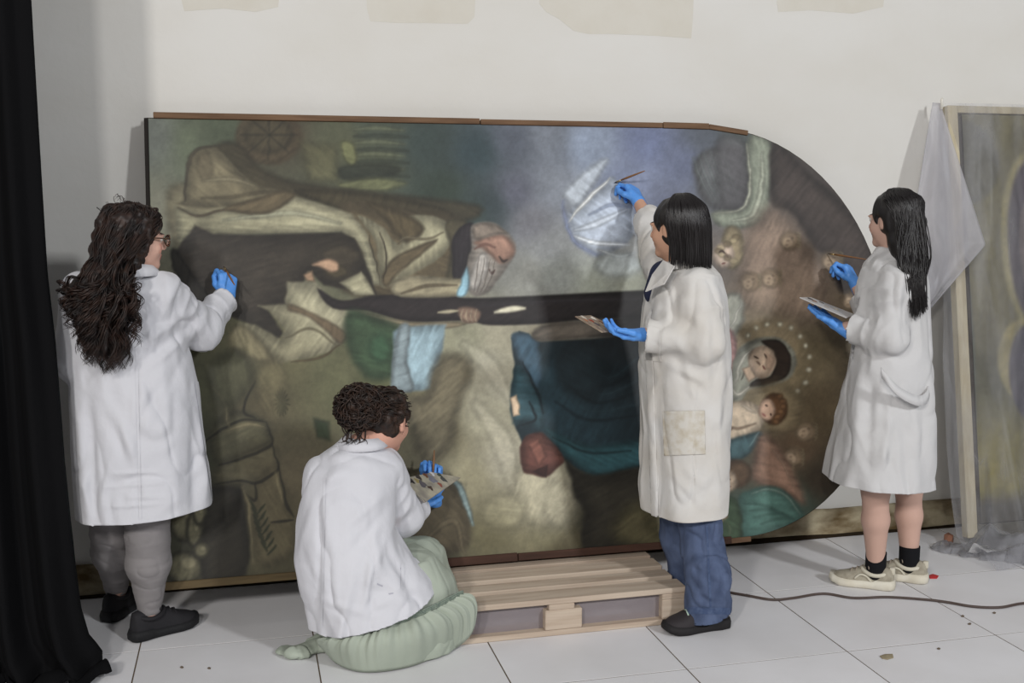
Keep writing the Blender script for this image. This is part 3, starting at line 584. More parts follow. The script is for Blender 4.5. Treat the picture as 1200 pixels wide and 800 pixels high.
def film_nodes(m, body, col, rough, bumpy, vary=0):
    nt = m.node_tree; N = nt.nodes; L = nt.links; N.clear(); out = N.new('ShaderNodeOutputMaterial')
    tr = N.new('ShaderNodeBsdfTransparent'); tr.inputs[0].default_value = (.97, .97, .98, 1)
    di = N.new('ShaderNodeBsdfDiffuse'); di.inputs[0].default_value = tuple(s2l(col))+(1,)
    tl = N.new('ShaderNodeBsdfTranslucent'); tl.inputs[0].default_value = tuple(s2l(col))+(1,)
    gl = N.new('ShaderNodeBsdfGlossy'); gl.inputs['Roughness'].default_value = rough; gl.inputs[0].default_value = (1, 1, 1, 1)
    m0 = N.new('ShaderNodeMixShader'); m0.inputs[0].default_value = .35; L.new(di.outputs[0], m0.inputs[1]); L.new(tl.outputs[0], m0.inputs[2])
    m1 = N.new('ShaderNodeMixShader'); m1.inputs[0].default_value = body; L.new(tr.outputs[0], m1.inputs[1]); L.new(m0.outputs[0], m1.inputs[2])
    fr = N.new('ShaderNodeFresnel'); fr.inputs[0].default_value = 1.25
    m2 = N.new('ShaderNodeMixShader'); L.new(fr.outputs[0], m2.inputs[0]); L.new(m1.outputs[0], m2.inputs[1]); L.new(gl.outputs[0], m2.inputs[2])
    tc = N.new('ShaderNodeTexCoord'); nz = N.new('ShaderNodeTexNoise'); nz.inputs['Scale'].default_value = bumpy; nz.inputs['Detail'].default_value = 5
    bp = N.new('ShaderNodeBump'); bp.inputs['Strength'].default_value = .5; bp.inputs['Distance'].default_value = .01
    L.new(tc.outputs['Object'], nz.inputs['Vector']); L.new(nz.outputs[0], bp.inputs['Height']); L.new(bp.outputs[0], gl.inputs['Normal']); L.new(bp.outputs[0], di.inputs['Normal'])
    if vary:
        n2 = N.new('ShaderNodeTexNoise'); n2.inputs['Scale'].default_value = 3.5; n2.inputs['Detail'].default_value = 8; n2.inputs['Distortion'].default_value = 1.5
        mp = N.new('ShaderNodeMapping'); mp.inputs['Scale'].default_value = (1.6, 1, .45); L.new(tc.outputs['Object'], mp.inputs[0]); L.new(mp.outputs[0], n2.inputs['Vector'])
        mr = N.new('ShaderNodeMapRange'); mr.inputs[1].default_value = .3; mr.inputs[2].default_value = .7; mr.inputs[3].default_value = max(0, body-vary); mr.inputs[4].default_value = body+vary
        L.new(n2.outputs[0], mr.inputs[0]); L.new(mr.outputs[0], m1.inputs[0])
    L.new(m2.outputs[0], out.inputs[0])
film_nodes(M_film, .66, (186, 176, 180), .5, 14)
b = MB(); z0, z1 = .004, .1217; g = -.035
b.add([(px0-g, py0-g, z0), (px1+g, py0-g, z0), (px1+g, py0-g, z1), (px0-g, py0-g, z1), (px0-g, 4.46, z1), (px1+g, 4.46, z1), (px1+g, 4.46, z0), (px0-g, 4.46, z0)],
      [(0, 1, 2, 3), (3, 2, 5, 4), (1, 6, 5, 2), (0, 3, 4, 7)])
b.build('plastic_film', M_film, pal, smooth=False)

# ================================================================== black curtain at the left
M_curt = mat('black curtain cloth', (9, 9, 11), .9, .15)
edge = np.array([(35, -40), (38, 60), (44, 150), (50, 240), (57, 320), (63, 400), (68, 470), (73, 540), (79, 600), (86, 660), (93, 710), (104, 745), (119, 759)], float)
zz = []; ex = []
for u, v in edge: p = P(u, v, 3.86); zz.append(p[2]); ex.append(p[0])
zz = np.array(zz); ex = np.array(ex); ex[zz > 1.2] = ex[zz > 1.2].mean()
NV, NU = 90, 150; V = []
for k in range(NV+8):
    t = min(k/NV, 1); z = 2.95*(1-t)**1.0+.012*t; pud = max(0, k-NV)/8
    xe = np.interp(z, zz[::-1], ex[::-1]); xs0 = -1.75
    for j in range(NU+1):
        s = j/NU; x = xs0+(xe-xs0)*s; ph = 46*s+1.2*math.sin(3*s+2.0*t)+.8*math.sin(7*s)
        amp = (.022+.030*t*t); y = 3.84+amp*math.sin(ph)+.4*amp*math.sin(2.3*ph+1+t)-.10*t**6-.05*t**9*math.sin(9*s+1)
        x += .010*math.sin(ph*.5+5*t)*t
        if pud > 0: z_ = .012+.028*math.sin(pud*math.pi)*(1+.5*math.sin(ph)); y -= pud*(.10+.05*math.sin(ph*.7)); x += pud*.05*s**3
        else: z_ = z+.02*t**8*math.sin(ph)
        V.append((x, y, max(z_, .006)))
i = np.arange(NV+7)[:, None]*(NU+1)+np.arange(NU)[None]; F = np.stack([i, i+1, i+NU+2, i+NU+1], -1).reshape(-1, 4)
tag(make('curtain', np.array(V), F, M_curt, None, solid=.004, origin=(-1.2, 3.84, 0)), 'floor-length black curtain hanging at the far left', 'curtain')

# ================================================================== second painting under plastic, at the right
fx = 3.255; Q0 = np.array([0, 4.22, .05]); Q1 = np.array([0, 4.535, 2.068]); qd = nrm(Q1-Q0); ql = np.linalg.norm(Q1-Q0); qn = nrm(np.cross((1, 0, 0), qd)); qn = qn if qn[1] < 0 else -qn
def qp(s, t, o=0.0): return np.array([s, Q0[1]+t*qd[1], Q0[2]+t*qd[2]])-qn*o
fr2 = empty('framed_painting', (3.9, 4.3, .05), 'tall muted painting on a pale wooden strainer, leaning at the right under a plastic sheet', 'painting')
M_pale = mat('pale strainer wood', (196, 186, 160), .7, .25, noise=(3, .6, (168, 154, 126), 6, (14, 14, 1.5)))
def strip2(name, s0, t0, s1, t1, o0, o1, m):
    b = MB(); R = [(s0, t0), (s1, t0), (s1, t1), (s0, t1)]
    b.add([qp(*r, o0) for r in R]+[qp(*r, o1) for r in R], [(0, 1, 2, 3), (7, 6, 5, 4), (0, 4, 5, 1), (1, 5, 6, 2), (2, 6, 7, 3), (3, 7, 4, 0)]); return bevel(b.build(name, m, fr2, smooth=False), .003, 1)
strip2('stile', fx, 0, fx+.055, ql, .0, .045, M_pale); strip2('stile', fx+1.6, 0, fx+1.655, ql, .0, .045, M_pale)
strip2('top_rail', fx+.056, ql-.035, fx+1.599, ql, .0, .045, M_pale); strip2('bottom_rail', fx+.056, 0, fx+1.599, .06, .0, .045, mat('dark bottom rail', (84, 80, 70), .8))  # bottom rail coloured darker than the other rails so it stays inconspicuous
ns, nq = 150, 190; s_ = np.linspace(fx+.078, fx+1.595, ns); t_ = np.linspace(.065, ql-.04, nq)
SS, TQ = np.meshgrid(s_, t_, indexing='ij'); W2 = np.stack([SS, Q0[1]+TQ*qd[1], Q0[2]+TQ*qd[2]], -1).reshape(-1, 3)-qn*.004
a = (W2[:, 0]-fx); h = W2[:, 2]; C2 = np.zeros((len(a), 3))+np.array((118, 112, 84))
def soft2(m, c, al=1): C2[:] = C2*(1-(m*al)[:, None])+np.array(c)*(m*al)[:, None]
soft2(sstep((1.05-h)/.25), (104, 102, 84)); soft2(sstep((.75-h)/.35), (140, 130, 70)); soft2(sstep((.28-h)/.10), (84, 80, 72)); soft2(sstep((a-.28)/.2)*sstep((.85-h)/.2), (152, 140, 62), .9)
for (ca, ch, ra, rh, c_, fl_) in ((.56, 1.42, .17, .42, (178, 168, 120), 0), (.58, 1.42, .15, .40, (72, 64, 80), 0), (.58, 1.40, .09, .26, (120, 108, 104), 0), (.50, .86, .16, .20, (176, 164, 116), 0), (.54, .80, .14, .24, (68, 62, 84), 0), (1.1, 1.2, .3, .5, (96, 88, 84), 0), (.2, 1.8, .2, .2, (104, 102, 92), 0), (.16, .9, .06, .5, (96, 100, 92), 0)):
    e_ = np.sqrt(((a-ca+.13)/ra)**2+((h-ch)/rh)**2); soft2(sstep((1.08-e_)/.16), c_, .85)
C2 *= (1+.08*noise(np.stack([a*16, h*16, a*0], -1))+.06*noise(np.stack([a*60, h*60, a*0], -1)))[:, None]
i = np.arange(ns-1)[:, None]*nq+np.arange(nq-1)[None]; make('canvas', W2, np.stack([i, i+nq, i+nq+1, i+1], -1).reshape(-1, 4), M_canvas, fr2, col=s2l(np.clip(C2, 0, 255))*.9)
strip2('canvas_back', fx+.056, .06, fx+1.599, ql-.035, .010, .02, M_edge)
M_sheet = bpy.data.materials.new('cloudy plastic sheet'); M_sheet.use_nodes = True; film_nodes(M_sheet, .25, (186, 186, 190), .4, 9, .15)
# main sheet: over the front, loose at the left edge, bunched on the floor
rows = []; NJ = 70
for k in range(111):
    t = k/110
    if t < .9: tt_ = t/.9; b0 = lambda s: qp(s, ql*(1-tt_)+.01*0, -.018)
    row = []
    for j in range(NJ):
        s = j/(NJ-1); xl = fx-.015-.085*min(1, (t*1.9))**1.2; x = xl+(fx+1.68-xl)*s
        if t < .9:
            p = qp(x, (ql+.006)*(1-t/.9)+.02*(t/.9), -.02); fold = (.008+.045*(t/.9)**1.5)*(noise(np.array([x*9, t*1.3, 2.2]))+.6*noise(np.array([x*23, t*2.2, 5.])))
            drop = .10*max(0, (t/.9-.55)/.45)**2
            p = p+np.array((0, -.012-drop*.9+fold, 0))
            if s < .12: p = p+np.array((0, .03*(1-s/.12)+.02*math.sin(t*9), 0))
        else:
            q_ = (t-.9)/.1; p0 = qp(x, .02, -.02); p = np.array((x+.02*noise(np.array([x*8, q_*3, 1])), p0[1]-.112-.20*q_-.05*noise(np.array([x*6, 1.3, q_])), .02+.045*math.sin(q_*math.pi)*(1+noise(np.array([x*14, q_*5, .4])))+.012*noise(np.array([x*30, q_*9, .4]))))
            p[2] = max(p[2]*(1 if q_ < .95 else .4), .005)
        row.append(p)
    rows.append(row)
V = np.array(rows).reshape(-1, 3); i = np.arange(110)[:, None]*NJ+np.arange(NJ-1)[None]
F = np.stack([i, i+NJ, i+NJ+1, i+1], -1).reshape(-1, 4)
tag(make('plastic_sheet', V, F, M_sheet, None, origin=(3.9, 4.1, 0)), 'cloudy plastic sheet draped over the right-hand painting and bunched on the floor', 'plastic sheet')
M_bunch = bpy.data.materials.new('bunched plastic'); M_bunch.use_nodes = True; film_nodes(M_bunch, .55, (172, 172, 176), .35, 14, .15)
for (u0, v0, u1, v1, r0, hgt, lb) in ((1132, 640, 1270, 664, .07, .12, 'thick crumpled roll of plastic on the floor below the covered painting'), (1092, 640, 1160, 652, .035, .035, 'flat trailing tongue of clear plastic on the floor right of the beige sneakers')):
    a_, b_ = G(u0, v0), G(u1, v1); L_ = b_-a_; V = []; n1, n2 = 50, 18; sn = nrm((-L_[1], L_[0], 0))
    for k in range(n1+1):
        s = k/n1; env = math.sin(math.pi*min(1, s*4+.12)/2)
        for j in range(n2+1):
            q = j/n2; ph = (q-.5)*2; p = a_+L_*s-sn*ph*r0*2.0*env; z = .004+hgt*env*max(0, 1-ph*ph)**.6*(.75+.45*noise(np.array([s*6, q*3, 1.7]))+.12*noise(np.array([s*18, q*7, .2])))
            V.append((p[0]+.02*noise(np.array([s*13, q*3, 5.])), p[1]+.02*noise(np.array([s*9, q*3, 8.])), max(z, .003)))
    i = np.arange(n1)[:, None]*(n2+1)+np.arange(n2)[None]
    tag(make('plastic_bunch', np.array(V), np.stack([i, i+1, i+n2+2, i+n2+1], -1).reshape(-1, 4), M_bunch, None, origin=tuple(a_)), lb, 'plastic sheet')
# folded-back corner of a second sheet, hung from the top left corner
def tri_sheet():
    V = []; n = 46
    A, A2 = (1093, 120), (1101, 122)
    for k in range(n+1):
        t = k/n
        l = np.interp(t, [0, .45, 1], [1093, 1075, 1071]), np.interp(t, [0, .45, 1], [120, 230, 372])
        r = np.interp(t, [0, .68, .70, 1], [1102, 1155, 1154, 1088]), np.interp(t, [0, .68, .70, 1], [121, 286, 288, 364])
        for j in range(25):
            s = j/24; u = l[0]+(r[0]-l[0])*s; v = l[1]+(r[1]-l[1])*s
            y = 4.50-.19*t+.012*math.sin(s*9+t*2)*min(1, t*3)+.02*t*noise(np.array([s*4, t*5, 3.]))
            V.append(P(u, v, y))
    V = np.array(V); i = np.arange(n)[:, None]*25+np.arange(24)[None]; return V, np.stack([i, i+25, i+26, i+1], -1).reshape(-1, 4)
V, F = tri_sheet(); M_flap = bpy.data.materials.new('milky plastic flap'); M_flap.use_nodes = True; film_nodes(M_flap, .45, (206, 204, 208), .45, 20, .12)
tag(make('plastic_flap', V, F, M_flap, None, origin=tuple(P(1100, 122, 4.5)), solid=.0015), 'milky triangular plastic corner hanging folded from the top left of the covered painting', 'plastic sheet')
b = MB(); p = P(1099, 121, 4.515); b.tube([p+np.array((0, -.03, -.03)), p+np.array((0, -.03, .012)), p+np.array((.002, -.03, .022))], [.006, .007, .004], 8)
tag(b.build('clip', mat('white plastic clip', (220, 216, 205), .4), None, origin=tuple(p)), 'small white clip holding the plastic at the covered painting corner', 'clip')

# ================================================================== cable and litter on the floor
cb = MB(); K = [(846, 694), (875, 699), (905, 704), (930, 702), (965, 697), (1000, 702), (1040, 701), (1085, 704), (1110, 707), (1140, 712), (1172, 713), (1205, 708), (1260, 712), (1330, 706)]
cb.tube([p+np.array((0, 0, .006)) for p in spline([G(*k) for k in K], 120)], .0055, 8)
tag(cb.build('cable', mat('brown electric cable', (74, 60, 54), .5), None, origin=tuple(G(846, 694))), 'thin brown electric cable snaking across the tiles at the right', 'cable')
def scrap(name, pts, z, m, label):
    q = [G(u, v) for u, v in pts]; c = np.mean(q, 0); b = MB(); n = len(q)
    top = [p+np.array((0, 0, z*(.5+.8*random.random()))) for p in q]
    b.add(list(np.array(q)+np.array((0, 0, .0008)))+top+[c+np.array((0, 0, z*1.3))], [tuple(range(n))[::-1]]+[(i, (i+1) % n, (i+1) % n+n, i+n) for i in range(n)]+[(i+n, (i+1) % n+n, 2*n) for i in range(n)])
    tag(b.build(name, m, None, smooth=False, origin=tuple(c)), label, 'litter')
scrap('paper_scrap', [(1031, 769), (1037, 767), (1046, 767), (1047, 771), (1040, 773), (1034, 772)], .006, mat('dirty paper', (150, 138, 112), .9), 'crumpled brownish paper scrap lying on a tile at the lower right')
scrap('red_scrap', [(1087, 675), (1093, 673), (1100, 675), (1098, 678), (1090, 678)], .006, mat('red plastic', (190, 44, 48), .5), 'small red scrap on the floor beside the beige sneakers')
for (u, v), l in zip([(1128, 722), (1136, 731), (1165, 718), (1100, 760), (245, 783), (213, 782)], ['dark speck of dirt on the tile left of the lowest cable bend', 'dark speck of dirt, lower one of the pair under the cable', 'dark speck of dirt close below the cable at the right', 'dark speck of dirt above the crumpled paper scrap level', 'dark speck of dirt on the tiles left of the green skirt, right one', 'dark speck of dirt on the tiles by the black shoe, left one']):
    scrap('dirt_speck', [(u-2, v), (u, v-1.2), (u+2.2, v-.4), (u+1.4, v+1.2), (u-1, v+1)], .003, mat('dirt crumbs', (112, 98, 82), .95), l)
scrap('rubble_piece', [(1106, 634), (1111, 630), (1117, 635), (1114, 640), (1107, 640)], .03, mat('terracotta', (150, 104, 82), .85), 'small terracotta rubble piece at the foot of the plastic sheet')
# ================================================================== people
SKIN = lambda name, c: mat(name, c, .55, .35, attr='paint')
M_glove = mat('blue nitrile glove', (92, 154, 230), .45, .4, noise=(60, .3, (72, 134, 216), 3), bump=(120, .15, .002))
M_black_hair = mat('near-black hair', (26, 22, 22), .42, .5); M_brown_hair = mat('dark brown curly hair', (27, 20, 18), .5, .4, noise=(30, .8, (58, 38, 29), 3)); M_bun_hair = mat('brown hair', (33, 25, 21), .5, .4, noise=(40, .7, (66, 44, 31), 3))
def coatmat(name, c, c2, amt=.5, sc=3.0): return mat(name, c, .8, .25, noise=(sc, amt, c2, 5), bump=(24, .35, .008), sheen=.1, crumple=(9.0, .8, .035, (1, 1, .62)))
M_coat1 = coatmat('white cotton coat, cool', (207, 207, 212), (196, 197, 203)); M_coat2 = coatmat('white cotton coat, cream', (211, 209, 206), (200, 193, 182), .6, 5); M_coat3 = coatmat('white cotton coat, plain', (204, 203, 203), (195, 193, 191)); M_coat4 = coatmat('white cotton coat, stained', (212, 212, 217), (203, 203, 209))
def frame(f, up=(0, 0, 1)):
    f = nrm(f); r = nrm(np.cross(f, up)); u = np.cross(r, f); return np.array([r, f, u])       # rows: right, forward, up
def bounds(pts, m): pts = np.array(pts); return pts.min(0)-m, pts.max(0)+m
def put_head(sd, c, R, hs=.95):
    c = np.array(c); L = lambda x, y, z: c+hs*(R[0]*x+R[1]*y+R[2]*z)
    sd.ell(L(0, -.012, .035), np.array((.075, .094, .084))*hs, R, .02); sd.ell(L(0, .026, -.036), np.array((.057, .066, .078))*hs, R, .03)
    sd.ell(L(0, .074, -.096), np.array((.022, .018, .018))*hs, R, .025)
    for s in (-1, 1):
        sd.ell(L(s*.036, .055, -.03), np.array((.024, .028, .026))*hs, R, .02)                   # cheeks
        sd.ell(L(s*.032, .097, .004), np.array((.017, .014, .011))*hs, R, .012, 's')             # sockets
        sd.ell(L(s*.031, .079, .003), np.array((.0125, .0125, .0115))*hs, R, .003)               # eyes
        sd.ell(L(s*.030, .084, .020), np.array((.022, .012, .007))*hs, R, .010)                  # brows
        sd.ell(L(s*.076, -.004, -.008), np.array((.009, .020, .031))*hs, R, .006)                # ears
        sd.ell(L(s*.083, .002, -.006), np.array((.006, .010, .017))*hs, R, .004, 's')
        sd.ell(L(s*.009, .100, -.031), np.array((.007, .010, .007))*hs, R, .006)
    sd.cone(L(0, .088, .012), L(0, .108, -.026), .0075*hs, .0105*hs, .010)
    sd.ell(L(0, .088, -.0565), np.array((.022, .010, .0055))*hs, R, .006); sd.ell(L(0, .086, -.067), np.array((.019, .010, .006))*hs, R, .006)
def head_color(V, col, c, R, skin, hs=.95):
    q = ((V-np.array(c))@R.T)/hs; x, y, z = q.T; near = np.linalg.norm(q, axis=1) < .17
    def pt(m, cc): col[m & near] = s2l(cc)
    pt((np.abs(np.abs(x)-.036) < .02) & (np.abs(z+.03) < .018) & (y > .05), np.clip(np.array(skin)*(1.02, .93, .92), 0, 255))
    pt((np.abs(x) < .02) & (np.abs(z+.062) < .0095) & (y > .082), (176, 98, 92))
    pt((np.abs(np.abs(x)-.031) < .021) & (np.abs(z-.026) < .0045) & (y > .07), (52, 38, 32))
    pt((np.abs(np.abs(x)-.031) < .0115) & (np.abs(z-.003) < .0065) & (y > .078), (226, 220, 214))
    pt((np.hypot(np.abs(x)-.031, z-.003) < .0055) & (y > .082), (48, 34, 28))
def put_hand(sd, w, d, n, side, curls, thumb, spread=.10, sc=1.0, rad=1.0, cuff=.07):
    """side: +1 right hand, -1 left; d along fingers, n out of the back of the hand; curls: four (a1,a2,a3) in degrees"""
    d = nrm(d); n = nrm(np.array(n)-d*(np.array(n)@d)); s = np.cross(d, n)*(-side); w = np.array(w, float); tips = []
    off = (.028, .009, -.010, -.028); kn = (.088, .092, .087, .078)
    ln = ((.042, .026, .021), (.046, .029, .022), (.043, .027, .021), (.034, .021, .018)); rr = (.0098, .0102, .0096, .0085)
    sd.cone(w-d*cuff*sc, w+d*.01*sc, .029*sc*rad, .027*sc*rad, .01)
    for i in range(4):
        K = w+sc*(d*kn[i]+s*off[i]); sd.cone(w+sc*(d*.012+s*off[i]*.55), K, .0165*sc*rad, .0125*sc*rad, .012)
        A = 0; p = K
        for j in range(3):
            A += math.radians(curls[i][j]); v = nrm(d*math.cos(A)-n*math.sin(A)+s*(off[i]/.028)*spread*math.cos(A)); q = p+v*ln[i][j]*sc
            sd.cone(p, q, rr[i]*sc*rad*(1-.08*j), rr[i]*sc*rad*(.92-.09*j), .004); p = q
        tips.append(p)
    p = w+sc*(d*.022+s*.022); sd.cone(w+sc*d*.015, w+sc*(d*.05+s*.026), .017*sc*rad, .015*sc*rad, .012)
    for j, v in enumerate(thumb):
        v = nrm(d*v[0]+s*v[1]+n*v[2]); q = p+v*(.044, .034, .027)[j]*sc; sd.cone(p, q, (.0135, .0118, .0108)[j]*sc*rad, (.0118, .0108, .009)[j]*sc*rad, .006); p = q
    tips.append(p); return tips
def glove(person, w, d, n, side, curls, thumb, name='glove', sc=1.0, spread=.1, cuff=.07):
    w = np.array(w); sd = Solid(w-.21, w+.21, .0026); tips = put_hand(sd, w, d, n, side, curls, thumb, spread, sc, cuff=cuff)
    V, F = sd.mesh(1); V, F = cut(V, F, w-nrm(d)*(cuff+.015)*sc, -nrm(d), .06)
    make(name, V, F, M_glove, person); return tips
def body(person, skin, head, neck, sh, arms, chest, pelvis, legs, fwd, mname, h=.0066, pose_r=1.0, hs=.95):
    """one continuous figure: head, neck, trunk, arms, legs, feet"""
    c, R = head; pts = [c, neck, chest, pelvis]+list(sh)+[p for a in arms for p in a[:3]]+[p for l in legs for p in l]
    lo, hi = bounds(pts, .19); sd = Solid(lo, hi, h); fl = (nrm(fwd), 1.35)
    put_head(sd, c, R, hs); c = np.array(c); dz_ = np.array((0, 0, .022))
    sd.cone(c-R[1]*.022-R[2]*.045, np.array(neck), .052, .056, .03)
    sd.cone(sh[0]-dz_, sh[1]-dz_, .045, .045, .05); sd.cone(np.array(neck)-dz_, chest, .06, .115, .05, flat=fl); sd.cone(chest, pelvis, .125*pose_r, .135*pose_r, .06, flat=fl)
    for (s_, e_, w_) in arms:
        sd.cone(np.array(s_)-dz_, e_, .044, .038, .03); sd.cone(e_, w_, .038, .025, .015); sd.cone(w_, np.array(w_)+nrm(np.array(w_)-np.array(e_))*.015, .024, .018, .01)
    for l in legs:
        hip, kn, an, toe = [np.array(x) for x in l]; sd.cone(hip, kn, .082, .056, .04); calf = kn*.62+an*.38
        sd.cone(kn, calf, .053, .054, .02); sd.cone(calf, an, .054, .034, .02); sd.cone(an-np.array((0, 0, .03)), toe, .030, .020, .02)
    V, F = sd.mesh(1); col = np.zeros((len(V), 3))+s2l(skin); head_color(V, col, c, R, skin, hs)
    return make('body', V, F, SKIN(mname, skin), person, col=col)
def stations(rows, yc, ang=0):
    out = []
    for r in rows:
        v, l, rr_, ry = r[:4]; y = r[4] if len(r) > 4 else yc
        a, b = P(l, v, y), P(rr_, v, y); hwid = (b[0]-a[0])/2
        if ang: q = ry; rx = hwid/math.sqrt(math.cos(ang)**2+(q*math.sin(ang))**2); ry_ = rx*q
        else: rx, ry_ = hwid, ry
        out.append(((a[2]+b[2])/2, (a[0]+b[0])/2, y, rx, ry_))
    return out
def seg_px(V, a, b):
    uv_ = proj(V); a = np.array(a, float); b = np.array(b, float); e = b-a; t = np.clip(((uv_-a)@e)/(e@e), 0, 1)
    return np.linalg.norm(uv_-a-t[:, None]*e, axis=1), t
def creases(V, F, lst):
    """press folds into cloth along lines seen on its near side"""
    N = normals(V, F); vd = nrm(V.mean(0)-CP); fac = np.clip(-(N@vd)*1.6, 0, 1); D = np.zeros(len(V))
    for (u0, v0, u1, v1, wd, am) in lst:
        d, t = seg_px(V, (u0, v0), (u1, v1)); D += am*np.exp(-(d/wd)**2)*np.sin(np.clip(t, .04, .96)*math.pi)**.6*fac
    return V+N*D[:, None]
def rumple(V, F, amp=.006, fr=(7, 7, 2.4), amp2=.0035, fr2=(19, 19, 9), seed=0.0, hem=None, hemamp=.012):
    N = normals(V, F); n1 = noise(V*np.array(fr)+seed); n2 = noise(V*np.array(fr2)+seed+4); n2 = 1-2*np.abs(n2)
    W_ = V+.05*np.stack([noise(V*5+seed+k*3) for k in range(3)], 1); r1 = 1-np.abs(noise(W_*np.array(fr)*1.15+seed+13))*2.2; r1 = np.clip(r1, -1, 1); r1 = np.sign(r1)*np.abs(r1)**1.6
    r2 = np.clip(1-np.abs(noise(W_*np.array(fr2)*.9+seed+17))*3.0, 0, 1)**2
    D = amp*n1+amp2*n2*.5+amp*1.1*r1-amp2*1.5*r2
    if hem is not None:
        z0, z1 = hem; g = np.clip((z1-V[:, 2])/(z1-z0), 0, 1); D += hemamp*g*noise(V*np.array((11, 11, .9))+seed+9)
    return V+N*D[:, None]
def arm_rumple(V, F, pts, rad, amp, seed=0.0):
    N = normals(V, F); D = np.zeros(len(V))
    for a, b in zip(pts[:-1], pts[1:]):
        a = np.array(a); b = np.array(b); e = b-a; L = np.linalg.norm(e); t = np.clip(((V-a)@e)/(L*L), -.2, 1.2); q = V-a-np.clip(t, 0, 1)[:, None]*e
        r = np.linalg.norm(q, axis=1); m = np.clip((rad*1.35-r)/(rad*.3), 0, 1); al = t*L
        D = D*(1-m)+m*amp*((1-2.4*np.abs(noise(np.stack([al*17+seed, V[:, 0]*6, V[:, 1]*6+V[:, 2]*4], -1))))+.5*noise(V*24+seed))
    return V+N*D[:, None]
def collar(person, c, rx, ry, hgt, f, m, gap=40, drop=.0, name='collar'):
    """turned-down collar open at the throat, around an upright neck"""
    R = frame(f); V = []; n = 44
    for k in range(n+1):
        a = math.radians(gap+(360-2*gap)*k/n); dx, dy = math.sin(a), math.cos(a); bk = .5-.5*dy
        for (o, z) in ((.006, -.012), (.0, .45*hgt), (.0, hgt), (.010, hgt+.002), (.024, hgt*.55), (.034, hgt*.05-.004)):
            V.append(np.array(c)+R[0]*dx*(rx+o)+R[1]*dy*(ry+o)+np.array((0, 0, z*(.55+.45*bk)-drop*(1-bk))))
    F = [(k*6+j, k*6+j+1, k*6+6+j+1, k*6+6+j) for k in range(n) for j in range(5)]
    return make(name, V, F, m, person, solid=.003)
def shoe(person, heel, toe, mu, ms, ml, w=.092, hgt=.085, lace=True, mt=None, name='shoe'):
    heel = np.array(heel, float); toe = np.array(toe, float); heel[2] = toe[2] = 0; d = toe-heel; L = np.linalg.norm(d); d /= L; s = np.array((d[1], -d[0], 0)); z = np.array((0, 0, 1.))
    tk = [0, .05, .15, .3, .5, .7, .85, .95, 1]; wk = [.25, .62, .74, .70, .80, 1.0, .92, .6, .18]
    tk2 = [0, .04, .12, .22, .32, .45, .6, .75, .88, .96, 1]; hk = [.60, .95, 1.0, 1.02, 1.04, .96, .76, .58, .48, .38, .26]
    N = 30; t = .5-.5*np.cos(np.linspace(0, math.pi, N)); wv = np.interp(t, tk, wk)*w/2; hv = np.interp(t, tk2, hk)*hgt
    V = []; M_ = 13
    for i in range(N):
        for j in range(M_):
            a = math.pi*j/(M_-1); cx = math.cos(a); sx_ = math.sin(a)
            V.append(heel+d*L*t[i]+s*wv[i]*np.sign(cx)*abs(cx)**.75+z*(.020+(hv[i]-.020+.012)*sx_**.8))
    F = [(i*M_+j, i*M_+j+1, i*M_+M_+j+1, i*M_+M_+j) for i in range(N-1) for j in range(M_-1)]+[tuple(range(M_))[::-1], tuple((N-1)*M_+j for j in range(M_))]
    o = make(name, V, F, mu, person)
    V = []; ok = N
    rim = [(t[i], 1) for i in range(N)]+[(t[i], -1) for i in range(N-2, 0, -1)]
    n = len(rim); lift = lambda q: .014*max(0, (q-.82)/.18)**2
    for (o_, zz_) in ((-.004, .0005), (.006, .006), (.007, .018), (.003, .034)):
        for q, sg in rim:
            wq = np.interp(q, tk, wk)*w/2+o_; V.append(heel+d*(L*q+(o_ if q > .9 else (-o_ if q < .1 else 0)))+s*sg*wq+z*(zz_+lift(q)+(.008 if q < .3 and zz_ > .01 else 0)))
    F = [tuple(range(n))[::-1]]+[(k*n+i, k*n+(i+1) % n, k*n+n+(i+1) % n, k*n+n+i) for k in range(3) for i in range(n)]+[tuple(3*n+i for i in range(n))]
    make('sole', V, F, ms, o)
    if lace:
        b = MB()
        for q in (.42, .5, .58, .66):
            wq = np.interp(q, tk, wk)*w/2*.55; hq = np.interp(q, tk2, hk)*hgt+.0165
            b.tube([heel+d*L*(q-.015)+s*wq+z*(hq-.010), heel+d*L*q+z*hq, heel+d*L*(q+.015)-s*wq+z*(hq-.010)], .003, 5)
        hq = np.interp(.4, tk2, hk)*hgt+.016
        for sg in (-1, 1): b.tube(spline([heel+d*L*.4+z*hq, heel+d*L*.40+s*sg*.022+z*(hq+.012), heel+d*L*.38+s*sg*.036+z*(hq-.01), heel+d*L*.4+z*(hq-.002)], 10), .0026, 5)
        b.build('lace', ml, o)
    rimc = heel+d*.078; b = MB(); b.tube([rimc+d*.052*math.cos(a)+s*w*.40*math.sin(a)+z*(hgt-.012+.006*math.cos(2*a)+.004*math.cos(a)) for a in np.linspace(0, 2*math.pi, 25)], .009, 8, False); b.build('collar_padding', mt or mu, o)
    if mt is not None:
        b = MB()                                               # heel tab and side overlays
        hq = np.interp(.06, tk2, hk)*hgt; b.box(heel+d*L*.03+z*(hq+.002), (.022, .022, .03), np.array([s, d, z]).T); bevel(b.build('heel_tab', mt, o), .004)
        for sg in (-1, 1):
            K = [heel+d*L*q+s*sg*(np.interp(q, tk, wk)*w/2+.0005)+z*(.034+zz_) for q, zz_ in ((.34, .0), (.42, .022), (.52, .026), (.6, .008))]; b = MB(); b.tube(spline(K, 14), .0045, 6); b.build('overlay', mt, o)
    return o
